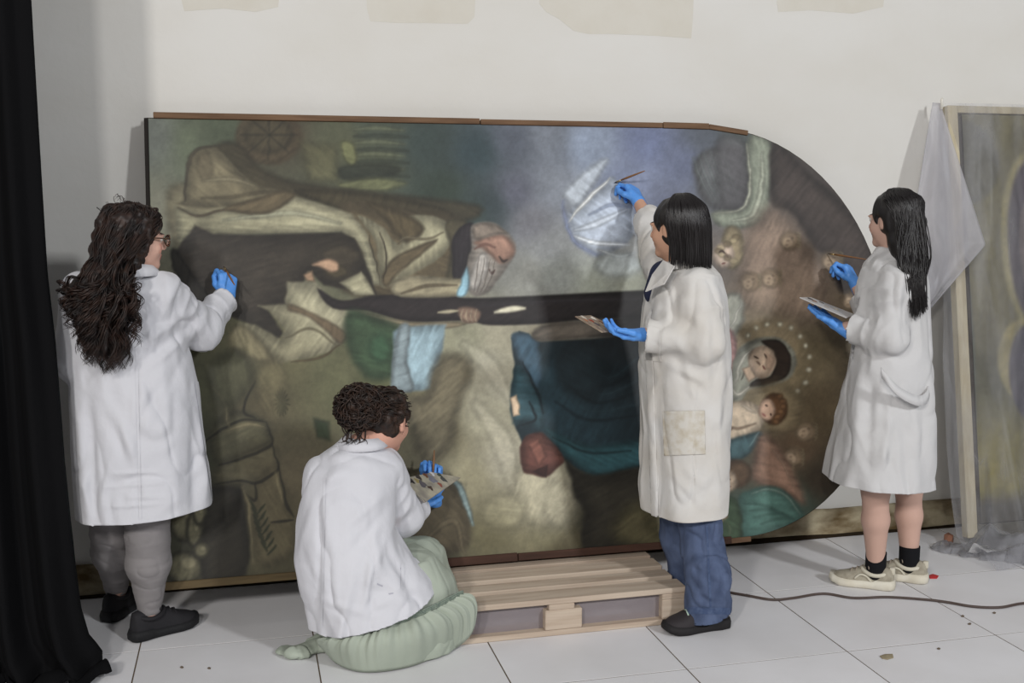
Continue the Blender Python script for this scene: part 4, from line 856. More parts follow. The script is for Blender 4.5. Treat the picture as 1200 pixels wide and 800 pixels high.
def foot(heel, toward, L=.262):
    """ankle, ball of the foot, heel and toe of a foot standing on the floor"""
    heel = np.array(heel); heel[2] = 0; d = np.array(toward)-heel; d[2] = 0; d = nrm(d)
    return heel+d*.075+np.array((0, 0, .095)), heel+d*(L-.075)+np.array((0, 0, .036)), heel, heel+d*L
def strands(person, paths, r, m, name='hair_strands', sides=4, parent=None):
    b = MB()
    for p in paths:
        n = len(p); rad = r*np.sin(np.linspace(.5, math.pi-.12, n))**.7*random.uniform(.7, 1.25); b.tube(p, rad, sides, False)
    return tag(make(name, np.array(b.V), np.array(b.F), m, parent if parent is not None else person), kind='stuff')
def skull(c, R, a, el, s=1.0, rad=(.086, .108, .100)):
    a, el = math.radians(a), math.radians(el); c = np.array(c)+R[2]*.028-R[1]*.012
    return c+s*(R[0]*rad[0]*math.cos(el)*math.sin(a)+R[1]*rad[1]*math.cos(el)*math.cos(a)+R[2]*rad[2]*math.sin(el))
def curl(path, r0, r1, turns, ph):
    n = len(path); T = np.gradient(path, axis=0); T /= np.linalg.norm(T, axis=1)[:, None]+1e-9; t = np.linspace(0, 1, n)
    U_ = np.cross(T, (0, 1, .2)); U_ /= np.linalg.norm(U_, axis=1)[:, None]+1e-9; W_ = np.cross(T, U_); r = (r0+(r1-r0)*t)[:, None]; th_ = (turns*2*math.pi*t**1.1+ph)[:, None]
    return path+r*(np.cos(th_)*U_+np.sin(th_)*W_)
def brush(tip, tail, label, bl=.014):
    tip = np.array(tip); tail = np.array(tail); d = nrm(tail-tip); o = empty('paintbrush', tuple(tip), label, 'paintbrush')
    b = MB(); b.tube([tip, tip+d*.005, tip+d*bl], [.0006, .0022, .0026], 8); b.build('bristles', mat('dark bristles', (48, 36, 30), .8), o)
    b = MB(); b.tube([tip+d*bl*.9, tip+d*(bl+.022)], [.0028, .0034], 8); b.build('ferrule', mat('brass ferrule', (196, 168, 112), .35, metal=.8), o)
    L = np.linalg.norm(tail-tip); b = MB(); b.tube([tip+d*(bl+.02), tip+d*(bl+.05), tip+d*(bl+.05+(L-bl-.05)*.5), tail-d*.004, tail], [.0036, .0048, .0040, .0022, .0008], 8)
    b.build('handle', mat('varnished brush handle', (132, 92, 56), .4), o); return o
def palette(corners, label, m, dabs, thick=.005, dabm=None):
    q = np.array(corners, float); n0 = np.cross(q[1]-q[0], q[3]-q[0]); rr_ = q[2]-CP; q[2] = CP+rr_*(((q[0]-CP)@n0)/(rr_@n0)); c = q.mean(0); nz_ = nrm(np.cross(q[1]-q[0], q[3]-q[0])); nz_ = nz_ if nz_[2] > 0 else -nz_
    o = empty('palette', tuple(c), label, 'palette'); n = len(q); b = MB()
    b.add(list(q)+list(q-nz_*thick), [tuple(range(n)), tuple(range(n, 2*n))[::-1]]+[(i, i+n, (i+1) % n+n, (i+1) % n) for i in range(n)]); bevel(b.build('board', m, o, smooth=False), .0015, 1)
    e1, e2 = q[1]-q[0], q[3]-q[0]
    for k, (s, t, r1, r2, cc) in enumerate(dabs):
        p = (q[0]*(1-s)+q[1]*s)*(1-t)+(q[3]*(1-s)+q[2]*s)*t+nz_*.0004; b = MB(); V = [p+nz_*.0035]; mm = 12
        for ring, zz_ in ((.6, .003), (1, .0)):
            for j in range(mm):
                a = 2*math.pi*j/mm; wob = 1+.25*math.sin(3*a+k)+.15*math.sin(5*a+2*k); V.append(p+nz_*zz_+ring*wob*(nrm(e1)*r1*math.cos(a)+nrm(e2)*r2*math.sin(a)))
        F = [(0, 1+j, 1+(j+1) % mm) for j in range(mm)]+[(1+j, 1+mm+j, 1+mm+(j+1) % mm, 1+(j+1) % mm) for j in range(mm)]
        b.add(V, F); b.build('paint_dab', mat('paint %d %d %d' % cc, cc, .35), o)
    return o
FIST = ((70, 80, 40), (78, 85, 45), (82, 85, 45), (85, 85, 45)); PINCH = ((45, 55, 25), (58, 62, 30), (72, 70, 35), (80, 75, 35)); CRADLE = ((28, 30, 18), (25, 28, 16), (24, 26, 16), (26, 26, 18))
TH_PINCH = ((.75, .5, -.5), (.9, .1, -.45), (1, -.15, -.2)); TH_TOP = ((.7, .6, -.6), (.9, .25, -.55), (1, .0, -.2))

# ------------------------------------------------------------------ person at the left: long curly hair, glasses
def person_left():
    b0 = G(168, 742); pr_ = empty('person', tuple(b0), 'person in long white coat with long dark curly hair and glasses, beside the curtain', 'person')
    Y = 4.0; skin = (214, 172, 154); R = frame((.90, .42, -.06), (.03, 0, 1)); hc = P(159, 280, 4.0)
    nk = P(150, 326, 3.99); shR, shL = P(196, 344, 3.99), P(98, 344, 4.0); elR, wrR = P(234, 388, 4.14), P(266, 350, 4.285); elL, wrL = P(86, 424, 4.02), P(112, 420, 4.24)
    aR, tR, hlR, toR = foot(G(154, 752), G(204, 737)); legR = (P(176, 520, 4.0), P(173, 628, 4.02), aR, tR)
    aL, tL, hlL, toL = foot(G(126, 730), G(156, 709)); legL = (P(132, 520, 4.04), P(131, 620, 4.14), aL, tL)
    body(pr_, skin, (hc, R), nk, (shR, shL), ((shR, elR, wrR), (shL, elL, wrL)), P(150, 370, 4.02), P(155, 500, 4.04), (legR, legL), (.1, 1, 0), 'fair skin')
    # coat
    rows = [(316, 139, 173, .055), (324, 122, 190, .085), (334, 96, 207, .11), (350, 84, 214, .13), (385, 80, 217, .14), (420, 79, 223, .15), (450, 80, 229, .16), (500, 82, 236, .17), (560, 86, 245, .18), (612, 90, 251, .19), (632, 91, 253, .19)]
    st = stations(rows, 4.02); lo = np.array((-.82, 3.74, .38)); hi = np.array((.12, 4.42, 1.50)); sd = Solid(lo, hi, .0065); sd.loft(st, k=.03)
    sd.cone(shR+np.array((-.02, 0, -.005)), elR, .082, .071, .035); sd.cone(elR, wrR+nrm(wrR-elR)*.03, .069, .046, .02)
    sd.cone(shL, elL, .078, .068, .03); sd.cone(elL, wrL, .066, .05, .02)
    V, F = sd.mesh(2); wd = nrm(wrR-elR); V, F = cut(V, F, wrR-wd*.012, wd, .12); V, F = cut(V, F, wrL-nrm(wrL-elL)*.03, wrL-elL, .10)
    V = rumple(V, F, .006, (6, 6, 2.5), .0045, (13, 13, 6), 1.0, (.45, 1.1), .018); V = arm_rumple(V, F, (shR, elR, wrR), .08, .0045, 2.0)
    V = creases(V, F, [(218, 370, 165, 402, 5, .008), (221, 380, 150, 440, 6, -.008), (221, 392, 175, 430, 5, .007), (222, 405, 190, 470, 6, -.006), (160, 400, 163, 612, 3, -.005), (120, 400, 150, 560, 8, -.006), (190, 420, 205, 590, 9, .007), (105, 470, 110, 612, 6, -.012), (96, 470, 100, 612, 6, .010), (228, 470, 228, 606, 6, -.012), (238, 470, 242, 600, 6, .010),
                         (130, 555, 186, 553, 2.4, .006), (122, 571, 200, 564, 2.4, .006), (150, 583, 195, 582, 2.4, .005), (125, 594, 190, 590, 2.4, .005), (132, 563, 185, 560, 2.6, -.004), (195, 440, 160, 500, 6, -.008), (130, 470, 160, 540, 6, .008), (120, 480, 152, 548, 6, -.007), (205, 450, 200, 560, 6, -.007), (205, 345, 215, 385, 5, -.008), (120, 335, 175, 350, 6, .004)])
    hemn = nrm(np.cross(P(100, 613, 3.9)-P(252, 596, 3.9), (0, 1, 0))); hemn = hemn if hemn[2] < 0 else -hemn
    V, F = cut(V, F, P(170, 611, 3.85), hemn, None)
    coat = make('coat', V, F, M_coat1, pr_, solid=.004); collar(pr_, P(156, 322, 3.99), .058, .062, .04, (.35, .9, 0), M_coat1)
    # seam down the back and hem band, lifted from the coat cloth
    for poly, nm in (([(158.2, 400), (161.2, 400), (166, 608), (163, 608)], 'back_seam'), ([(228, 446), (233, 447), (254, 590), (250, 592)], 'side_vent')):
        r = patch(V, F, poly, .002)
        if r: make(nm, r[0], r[1], M_coat1, coat)
    # leggings
    M_leg = mat('grey leggings', (138, 134, 134), .85, .25, bump=(300, .1, .001), noise=(8, .4, (122, 118, 119), 3))
    lo, hi = bounds([legR[0], legR[2], legL[0], legL[2]], .13); sd = Solid(lo, hi, .006)
    for l, q in ((legR, 1), (legL, 1)):
        h_, k_, a_ = l[:3]; cf = k_*.66+a_*.34; sd.cone(h_, k_, .098, .077, .03); sd.cone(k_, cf, .075, .075, .02); sd.cone(cf, a_+np.array((0, 0, .02)), .075, .043, .03)
    V, F = sd.mesh(1); V = rumple(V, F, .002, (9, 9, 9), .002, (14, 14, 40), 3); make('leggings', V, F, M_leg, pr_)
    M_bk = mat('black shoe mesh', (34, 33, 36), .75, .3, bump=(200, .2, .002)); M_bs = mat('black shoe sole', (26, 26, 28), .7, .3)
    shoe(pr_, hlR, toR, M_bk, M_bs, M_bk, .10, .10); shoe(pr_, hlL, toL, M_bk, M_bs, M_bk, .10, .10)
    # glove, brush
    d = nrm((.06, .22, .97)); n = nrm((.42, -.88, .12)); wr = wrR+np.array((0, .005, .0))
    glove(pr_, wr, d, n, 1, ((55, 75, 40), (66, 82, 45), (74, 85, 45), (78, 85, 45)), ((.85, .45, -.55), (1, .0, -.4), (.9, -.35, -.2)), sc=.98, cuff=.02)
    glove(pr_, wrL, nrm(wrL-elL), (0, 0, 1), -1, CRADLE, TH_TOP, sc=.95)
    tp = P(272, 316, 4.0); yy = PB[1]+(tp[2]-PB[2])*pd[1]/pd[2]; brush(P(262, 312, yy-.012), P(275, 334, 4.205), 'thin paintbrush in the blue glove of the person with curly hair')
    # glasses
    E = lambda x, y, z: hc+.95*(R[0]*x+R[1]*y+R[2]*z); gl = MB(); M_tort = mat('tortoiseshell frame', (44, 30, 24), .3, .6, noise=(120, .6, (120, 76, 36), 2))
    for s in (-1, 1):
        ring = [E(s*.034+.024*math.cos(a), .112-.006*abs(math.cos(a)), .0+.021*math.sin(a)) for a in np.linspace(0, 2*math.pi, 25)]; gl.tube(ring, .0026, 6, False)
        gl.tube([E(s*.058, .106, .007), E(s*.070, .09, .008), E(s*.078, .03, .008), E(s*.080, -.005, .004), E(s*.078, -.02, -.012)], .0028, 6)
    gl.tube([E(-.011, .113, .004), E(0, .116, .007), E(.011, .113, .004)], .0026, 6); g = gl.build('glasses', M_tort, pr_)
    M_lens = bpy.data.materials.new('spectacle lens'); M_lens.use_nodes = True; film_nodes(M_lens, .04, (220, 225, 225), .05, 2)
    for s in (-1, 1):
        th_ = np.arange(20)*2*math.pi/20; Vl = [E(s*.034+.023*math.cos(a), .111-.006*abs(math.cos(a)), .020*math.sin(a)) for a in th_]; make('lens', Vl, [tuple(range(20))], M_lens, g, solid=.001)
    # hair: body of the hair, then curls
    sd = Solid(P(40, 450, 3.95)-.15, P(215, 225, 3.95)+.17, .006)
    sd.ell(hc+R[2]*.030-R[1]*.022, (.092, .104, .095), R, .02)
    for a, b_, ra, rb in ((P(140, 285, 3.95), P(122, 345, 3.87), .085, .085), (P(122, 335, 3.88), P(118, 405, 3.85), .070, .040), (P(128, 320, 3.90), P(86, 342, 3.92), .05, .03), (P(125, 340, 3.87), P(138, 385, 3.85), .05, .025)): sd.cone(a, b_, ra, rb, .04, flat=((0, 1, 0), 1.5))
    sd.ell(hc+R[1]*.098-R[2]*.030, (.10, .078, .10), R, .02, 's')
    V, F = sd.mesh(1); N = normals(V, F); V = V+N*(.012*noise(V*np.array((34, 34, 20)))+.007*noise(V*70))[:, None]; hair = make('hair', V, F, M_brown_hair, pr_)
    paths = []
    for k in range(120):                                       # ringlets: locks of hair that coil together
        a = random.uniform(50, 318); K0 = skull(hc, R, a, random.uniform(45, 85), .99); K1 = skull(hc, R, a, random.uniform(5, 35), random.uniform(1.0, 1.1))
        t = random.random(); ends = np.interp(t, [0, .06, .3, .6, .85, 1], [70, 88, 104, 122, 144, 160]), np.interp(t, [0, .06, .3, .6, .85, 1], [345, 388, 416, 434, 424, 398])
        if random.random() < .38: ends = (ends[0], 330+(ends[1]-330)*random.uniform(.25, .9))
        yv = random.uniform(3.795, 3.865); m1 = (ends[0]*.62+142*.38+random.uniform(-6, 6), 322+random.uniform(-8, 14))
        pa = spline([K0, K1, P(m1[0], m1[1], yv+.02), P(ends[0]+random.uniform(-5, 5), (ends[1]+325)/2, yv), P(ends[0]+random.uniform(-6, 6), ends[1]+random.uniform(-6, 8), yv+.01)], 46)
        rr, tn, ph = random.uniform(.010, .020), random.uniform(3, 6.5), random.uniform(0, 6.3); g_ = np.linspace(.25, 1, 46)[:, None]**.5
        for q in range(8): paths.append(curl(pa+g_*rng.normal(size=3)*.0045, .002, rr*random.uniform(.85, 1.15), tn+random.uniform(-.12, .12), ph+random.uniform(-.35, .35)))
    strands(pr_, paths, .0023, M_brown_hair, 'curls', 3, hair); paths = []
    for k in range(18):                                        # loose hairs round the crown
        a = random.uniform(60, 300); K0 = skull(hc, R, a, random.uniform(20, 70), 1.0); K1 = K0+(K0-hc)*random.uniform(.1, .25)+np.array((random.uniform(-.02, .02), 0, .01)); paths.append(curl(spline([K0, (K0+K1)/2, K1, K1+np.array((random.uniform(-.04, .04), 0, -.012))], 16), .001, .006, 1.5, k))
    strands(pr_, paths, .0011, M_brown_hair, 'flyaway_hair', 4, hair)
person_left()
# ------------------------------------------------------------------ person at the centre: black bob, jeans
def person_centre():
    b0 = G(825, 735); pr_ = empty('person', tuple(b0), 'person with a black bob, long cream-white coat and blue jeans, reaching up to the painting', 'person')
    skin = (205, 160, 134); Y = 3.78; R = frame((-.58, .81, -.04), (0, 0, 1)); hc = P(792, 267, 3.74)
    nk = P(798, 308, 3.77); shN, shF = P(816, 338, 3.64), P(782, 322, 3.96); elN, wrN = P(826, 400, 3.585), P(756, 392, 3.68); elF, wrF = P(764, 268, 4.18), P(749, 238, 4.335)
    aN, tN, hN, oN = foot(G(852, 733), G(786, 741)); aF, tF, hF, oF = foot((1.73, 3.83, 0), (1.665, 4.1, 0))
    legN = (P(812, 520, 3.75), P(825, 645, 3.70), aN, tN); legF = (P(800, 520, 3.88), P(797, 630, 3.92), aF, tF)
    body(pr_, skin, (hc, R), nk, (shN, shF), ((shN, elN, wrN), (shF, elF, wrF)), P(806, 370, 3.79), P(808, 500, 3.79), (legN, legF), (-1, .25, 0), 'warm skin')
    rows = [(300, 782, 818, .06), (309, 776, 830, .10), (320, 769, 838, .16), (345, 760, 843, .19), (400, 755, 846, .20), (480, 755, 847, .205), (560, 758, 845, .20), (612, 762, 839, .20), (640, 764, 838, .20)]
    st = stations(rows, Y); sd = Solid((1.25, 3.44, .38), (2.0, 4.40, 1.68), .0065); sd.loft(st, k=.03, e=2.3)
    sd.cone(shN, elN, .070, .068, .03); sd.cone(elN, wrN+nrm(wrN-elN)*.03, .066, .058, .02); we = elF+(wrF-elF)*.42
    sd.cone(shF, elF, .078, .066, .03); sd.cone(elF, wrF, .064, .05, .02)
    V, F = sd.mesh(2); V, F = cut(V, F, wrN-nrm(wrN-elN)*.008, wrN-elN, .12); V, F = cut(V, F, we, wrF-elF, .24)
    V = rumple(V, F, .006, (6, 6, 2.2), .0045, (13, 13, 5), 5.0, (.42, 1.0), .016); V = arm_rumple(V, F, (shN, elN, wrN), .075, .006, 1.0); V = arm_rumple(V, F, (shF, elF), .075, .004, 3.0)
    V = creases(V, F, [(836, 340, 838, 470, 5, -.008), (770, 425, 775, 600, 5, -.006), (765, 500, 768, 605, 4, .006), (800, 545, 830, 575, 6, .006), (790, 430, 835, 470, 6, -.007), (780, 425, 830, 450, 5, .008), (840, 430, 842, 590, 5, .006), (790, 330, 792, 375, 4, -.006), (802, 420, 815, 470, 5, .006), (785, 560, 820, 600, 5, -.006), (770, 350, 768, 385, 4, .006)])
    hemn = nrm(np.cross(P(763, 615, 3.7)-P(838, 607, 3.7), (0, 1, 0))); hemn = hemn if hemn[2] < 0 else -hemn; V, F = cut(V, F, P(800, 613, 3.60), hemn)
    coat = make('coat', V, F, M_coat2, pr_, solid=.004)
    for poly, nm in (([(776, 482), (826, 481), (827, 532), (778, 534)], 'pocket'), ([(755.5, 400), (764, 400), (772, 610), (763.5, 611)], 'placket'), ([(755, 380), (773, 384), (774, 424), (755, 422)], 'cuff')):
        r = patch(V, F, poly, .0045)
        if r: make(nm, r[0], r[1], mat('stained coat pocket', (207, 203, 195), .85, .2, noise=(30, .8, (184, 173, 152), 6)) if nm == 'pocket' else M_coat2, coat, solid=.003)
    collar(pr_, P(797, 311, 3.76), .068, .066, .036, (-.9, .4, 0), M_coat2, gap=38, drop=.012)
    # lapel on the near side of the chest, dark top inside the open coat
    L0 = [P(778, 305, 3.66), P(791, 312, 3.60), P(779, 333, 3.62), P(757, 342, 3.68), P(765, 322, 3.70)]; make('lapel', L0, [(0, 1, 2, 3, 4)], M_coat2, coat, solid=.004, smooth=False)
    sd = Solid(P(752, 400, 3.72)-.12, P(790, 305, 3.78)+.14, .006); sd.cone(P(778, 322, 3.80), P(770, 343, 3.80), .055, .050, .02)
    V, F = sd.mesh(1); make('top', V, F, mat('navy top', (32, 38, 66), .8), pr_)
    # jeans
    M_jean = mat('blue denim', (88, 101, 130), .85, .25, noise=(18, .8, (56, 67, 92), 5, (1, 1, .5)), bump=(260, .35, .002), crumple=(7, .5, .03, (1, 1, 1))); lo, hi = bounds([legN[0], legN[2], legF[0], legF[2]], .15); sd = Solid(lo, hi, .006)
    for l in (legN, legF):
        h_, k_, a_ = l[:3]; a2 = a_*np.array((1, 1, 0))+np.array((-.005, 0, .075)); sd.cone(h_, k_, .088, .080, .03); sd.cone(k_, a2+np.array((-.004, 0, .14)), .079, .079, .02); sd.cone(a2+np.array((-.004, 0, .14)), a2-np.array((0, 0, .04)), .079, .088, .02)
    V, F = sd.mesh(1); V, F = cut(V, F, aN*np.array((1, 1, 0))+np.array((0, 0, .058)), (.25, 0, -1)); V = rumple(V, F, .005, (9, 9, 5), .005, (14, 14, 20), 8); V = creases(V, F, [(806, 660, 848, 690, 5, -.008), (808, 690, 850, 704, 4, .008), (812, 640, 830, 700, 5, .006), (848, 640, 820, 672, 5, -.006), (806, 675, 835, 712, 4, -.007), (786, 640, 800, 675, 4, -.006)])
    je = make('jeans', V, F, M_jean, pr_, solid=.003)
    for poly, nm in (([(827, 616), (829.5, 616), (834, 712), (831.5, 712)], 'side_seam'), ([(806, 711), (856, 712), (856, 720), (806, 719)], 'hem')):
        r = patch(V, F, poly, .002)
        if r: make(nm, r[0], r[1], mat('dark denim seam', (66, 80, 110), .85, .2, noise=(60, .6, (92, 106, 134), 3)), je)
    M_sh = mat('dark grey shoe', (50, 46, 48), .7, .3, bump=(160, .25, .002)); M_so = mat('dark shoe sole', (34, 32, 33), .7, .3); M_la = mat('pale green lace', (176, 196, 180), .7)
    shoe(pr_, hN, oN, M_sh, M_so, M_la, .104, .095, mt=M_so); shoe(pr_, hF, oF, M_sh, M_so, M_la, .10, .085)
    # hands
    d = nrm(P(736, 212, 4.42)-wrF); tips = glove(pr_, wrF, d, (.45, -.85, .25), 1, ((38, 62, 30), (52, 66, 30), (66, 70, 35), (74, 72, 35)), ((.8, .5, -.45), (.95, .05, -.45), (1, -.1, -.15)))
    tz = P(722, 213, 4.45)[2]; yy = PB[1]+(tz-PB[2])*pd[1]/pd[2]; brush(P(720, 214, yy-.006), P(756, 200, 4.34), 'slim paintbrush held high by the person with the black bob')
    d = nrm(P(716, 391, 3.70)-wrN); glove(pr_, wrN, d, (-.05, .25, -1), -1, ((22, 26, 14), (22, 24, 14), (22, 24, 14), (24, 24, 16)), ((.8, .45, -.45), (.95, .15, -.3), (1, -.1, -.1)), sc=.95)
    M_board = mat('paint-smeared board', (158, 142, 122), .6, .3, noise=(45, .9, (112, 92, 78), 5))
    palette([P(674, 370, 3.66), P(706, 389, 3.63), P(730, 387, 3.74), P(692, 369, 3.80)], 'small narrow paint-smeared palette held by the person in blue jeans', M_board, [(.12, .3, .012, .010, (196, 186, 172)), (.2, .75, .012, .012, (214, 206, 196)), (.34, .4, .012, .012, (140, 62, 44)), (.45, .75, .012, .01, (104, 74, 58)), (.55, .35, .013, .012, (78, 70, 74)), (.3, .15, .01, .008, (160, 110, 80)), (.62, .7, .012, .010, (150, 128, 104))], .004)
    # bobbed hair
    sd = Solid(hc-.24, hc+.22, .005); sd.ell(hc+R[2]*.026-R[1]*.016, (.084, .102, .092), R, .02)
    base_ = P(808, 298, 3.72); sd.cone(hc-R[1]*.03, base_, .074, .066, .04); sd.cone(hc-R[1]*.02+R[0]*.035, P(804, 298, 3.80), .045, .03, .03)
    sd.ell(hc+R[1]*.105-R[2]*.045, (.095, .085, .095), R, .015, 's'); sd.ell(hc-R[0]*.085+R[1]*.016-R[2]*.012, (.03, .024, .030), R, .01, 's')
    V, F = sd.mesh(1); N = normals(V, F); V = V+N*(.004*noise(V*np.array((60, 60, 8))))[:, None]; hair = make('hair', V, F, M_black_hair, pr_)
    paths = []
    for k in range(900):
        a = random.uniform(62, 268); dn = 180-abs(a-180)
        K = [skull(hc, R, a, 84, .99), skull(hc, R, a, random.uniform(40, 58), 1.04), skull(hc, R, a, random.uniform(0, 14), 1.10)]
        zt = P(800, 304+random.uniform(-5, 9)*(1 if dn > 95 else .3)-(8 if dn < 90 else 0), 3.74)[2]; e_ = skull(hc, R, a, -6, random.uniform(.98, 1.08)); e_ = e_+np.array((.012, 0, 0)); e2 = e_.copy(); e2[2] = zt; e2 = e2+nrm(e2-hc)*.004
        K += [e_*.5+e2*.5, e2]; paths.append(spline(K, 18))
    strands(pr_, paths, .0022, M_black_hair, 'strands', 4, hair)
person_centre()

# ------------------------------------------------------------------ person at the right: long black hair held by a clip, bare legs
def person_right():
    b0 = G(1040, 690); pr_ = empty('person', tuple(b0), 'person with long black clipped hair, white coat, bare calves and beige sneakers', 'person')
    skin = (200, 164, 148); Y = 3.86; R = frame((-.36, .93, -.02), (0, 0, 1)); hc = P(1046, 258, 3.86)
    nk = P(1050, 300, 3.86); shN, shF = P(1047, 331, 3.735), P(1040, 316, 4.02); elN, wrN = P(1044, 394, 3.70), P(992, 384, 3.86); elF, wrF = P(1022, 368, 4.14), P(1003, 334, 4.24)
    aN, tN, hN, oN = foot(G(1047, 691), G(984, 682), .255); aF, tF, hF, oF = foot(G(1086, 683), G(1030, 675), .255)
    legN = (P(1028, 500, 3.82), P(1026, 575, 3.82), aN, tN); legF = (P(1060, 500, 3.92), P(1065, 572, 3.92), aF, tF)
    body(pr_, skin, (hc, R), nk, (shN, shF), ((shN, elN, wrN), (shF, elF, wrF)), P(1046, 360, 3.88), P(1040, 480, 3.88), (legN, legF), (-.7, .7, 0), 'light skin', pose_r=.92)
    ang = math.radians(-45)
    rows = [(290, 1030, 1064, .9), (300, 1024, 1072, .9), (312, 1012, 1082, .8), (335, 1004, 1087, .75), (400, 1000, 1088, .75), (440, 994, 1088, .8), (480, 985, 1088, .85), (530, 976, 1087, .9), (575, 970, 1086, .9), (600, 967, 1086, .9)]
    st = []
    for (z, cx, cy, rx, ry) in stations(rows, Y, math.radians(45)): st.append((z, cx, cy, ry, rx))
    sd = Solid((2.02, 3.42, .42), (3.06, 4.36, 1.52), .0065); sd.loft(st, math.radians(-45), k=.03)
    sd.cone(shN, elN, .066, .068, .03); sd.cone(elN, wrN+nrm(wrN-elN)*.03, .068, .062, .02); we = elF+(wrF-elF)*.60
    sd.cone(shF, elF, .074, .066, .03); sd.cone(elF, wrF, .064, .055, .02)
    V, F = sd.mesh(2); V, F = cut(V, F, wrN-nrm(wrN-elN)*.03, wrN-elN, .13); V, F = cut(V, F, we, wrF-elF, .24)
    V = rumple(V, F, .007, (6, 6, 2.2), .005, (12, 12, 5), 11.0, (.45, 1.0), .018); V = arm_rumple(V, F, (shN, elN, wrN), .075, .0055, 4.0)
    V = creases(V, F, [(1062, 330, 1060, 395, 5, -.010), (1010, 420, 1000, 560, 6, .009), (1020, 430, 1018, 560, 6, -.009), (1045, 470, 1030, 570, 6, .009), (1060, 480, 1062, 570, 5, -.007), (1075, 480, 1072, 565, 5, .007), (990, 470, 982, 560, 5, -.006), (1030, 470, 1075, 520, 6, -.006), (1025, 340, 1030, 385, 4, .006), (1015, 330, 1012, 372, 4, -.006)])
    hemn = nrm(np.cross(P(972, 566, 3.8)-P(1085, 566, 3.8), (0, 1, 0))); hemn = hemn if hemn[2] < 0 else -hemn; V, F = cut(V, F, P(1035, 574, 3.70), hemn)
    coat = make('coat', V, F, M_coat3, pr_, solid=.004)
    collar(pr_, P(1046, 304, 3.86), .064, .066, .036, (-.7, .7, 0), M_coat3, gap=36)
    b = MB(); K = [P(1031, 436, 3.66), P(1040, 446, 3.635), P(1052, 458, 3.625), (P(1066, 466, 3.625)), P(1078, 469, 3.64), P(1086, 463, 3.67), P(1089, 448, 3.73)]; pts = spline(K, 40); Vb = []
    for p in pts: Vb += [p+np.array((0, -.004, .020)), p+np.array((0, -.012, -.020))]
    make('half_belt', Vb, [(2*i, 2*i+1, 2*i+3, 2*i+2) for i in range(39)], M_coat3, coat, solid=.005)
    # socks and sneakers
    M_sock = mat('black sock', (22, 22, 25), .9, .2); M_bg = mat('beige sneaker mesh', (172, 165, 148), .75, .3, noise=(40, .8, (142, 134, 118), 3), bump=(150, .3, .002)); M_cs = mat('cream rubber sole', (224, 219, 204), .6, .3, noise=(12, .5, (200, 190, 166), 4)); M_lc = mat('grey-beige lace', (150, 138, 124), .8); M_ov = mat('pale sneaker overlay', (206, 200, 182), .5)
    for a_, t_, h_, o_ in ((aN, tN, hN, oN), (aF, tF, hF, oF)):
        sd = Solid(a_-.10, a_+.13, .004); sd.cone(a_+np.array((0, 0, -.03)), a_+np.array((0, 0, .085)), .042, .043, .01); V, F = sd.mesh(1); V, F = cut(V, F, a_+np.array((0, 0, .060)), (0, 0, 1)); make('sock', V, F, M_sock, pr_, solid=.003)
        shoe(pr_, h_, o_, M_bg, M_cs, M_lc, .10, .082, mt=M_ov)
    # hands
    d = nrm(P(985, 297, 4.30)-wrF); glove(pr_, wrF, d, (.62, -.70, .35), 1, ((40, 66, 30), (56, 70, 30), (68, 72, 35), (76, 72, 35)), ((.8, .5, -.45), (.95, .05, -.5), (1, -.1, -.2)))
    tp = P(971, 297, 4.3); yy = PB[1]+(tp[2]-PB[2])*pd[1]/pd[2]; brush(P(970, 297, yy-.006), P(1016, 304, 4.20), 'thin dark paintbrush held by the person with the hair clip')
    d = nrm(P(958, 362, 3.97)-wrN); glove(pr_, wrN-np.array((0, 0, .012)), d, (-.05, .15, -1), -1, ((3, 5, 4), (3, 4, 4), (3, 4, 4), (4, 5, 4)), ((.8, .5, -.3), (.95, .2, .1), (1, 0, .2)), sc=.98, cuff=.035)
    M_white = mat('pale enamel board', (196, 194, 192), .4, .4, noise=(30, .6, (172, 166, 160), 4))
    palette([P(937, 348, 3.96), P(992, 372, 3.82), P(1004, 369, 3.92), P(950, 348, 4.08)], 'thin pale palette held level by the person with long black hair', M_white, [(.10, .5, .012, .012, (60, 52, 50)), (.22, .4, .012, .010, (120, 82, 60)), (.3, .7, .012, .010, (90, 86, 84)), (.5, .35, .014, .010, (150, 140, 128)), (.65, .6, .012, .010, (186, 176, 160))], .004)
    # hair
    sd = Solid(P(1020, 385, 3.85)-.12, P(1090, 215, 3.85)+.14, .005); sd.ell(hc+R[2]*.028-R[1]*.018, (.083, .100, .098), R, .02)
    sd.cone(hc-R[1]*.05, P(1068, 305, 3.78), .075, .062, .04, flat=((0, 1, 0), 1.2)); sd.cone(P(1068, 300, 3.77), P(1075, 358, 3.74), .058, .042, .03, flat=((0, 1, 0), 1.5)); sd.cone(P(1055, 285, 3.78), P(1070, 340, 3.74), .045, .035, .03)
    sd.ell(hc+R[1]*.10-R[2]*.05, (.092, .085, .095), R, .015, 's'); sd.ell(hc-R[0]*.082+R[1]*.012-R[2]*.012, (.028, .024, .030), R, .01, 's')
    V, F = sd.mesh(1); N = normals(V, F); V = V+N*(.004*noise(V*np.array((60, 60, 8))))[:, None]; hair = make('hair', V, F, M_black_hair, pr_); paths = []
    for k in range(560):
        a = random.uniform(66, 276); K = [skull(hc, R, a, 82, 1.02), skull(hc, R, a, random.uniform(35, 55), 1.05)]
        t = random.random(); eu = np.interp(t, [0, .5, 1], [1063, 1075, 1087])+random.uniform(-2, 2); ev = np.interp(t, [0, .5, 1], [368, 374, 360])+random.uniform(-12, 3)
        yv = random.uniform(3.665, 3.715); K += [skull(hc, R, 180+(a-180)*.75, random.uniform(-5, 18), 1.06), P(1056+(eu-1064)*1.3+random.uniform(-4, 4), 300, yv+.03), P(eu*.6+1066*.4+random.uniform(-3, 5), 335, yv), P(eu, ev, yv)]
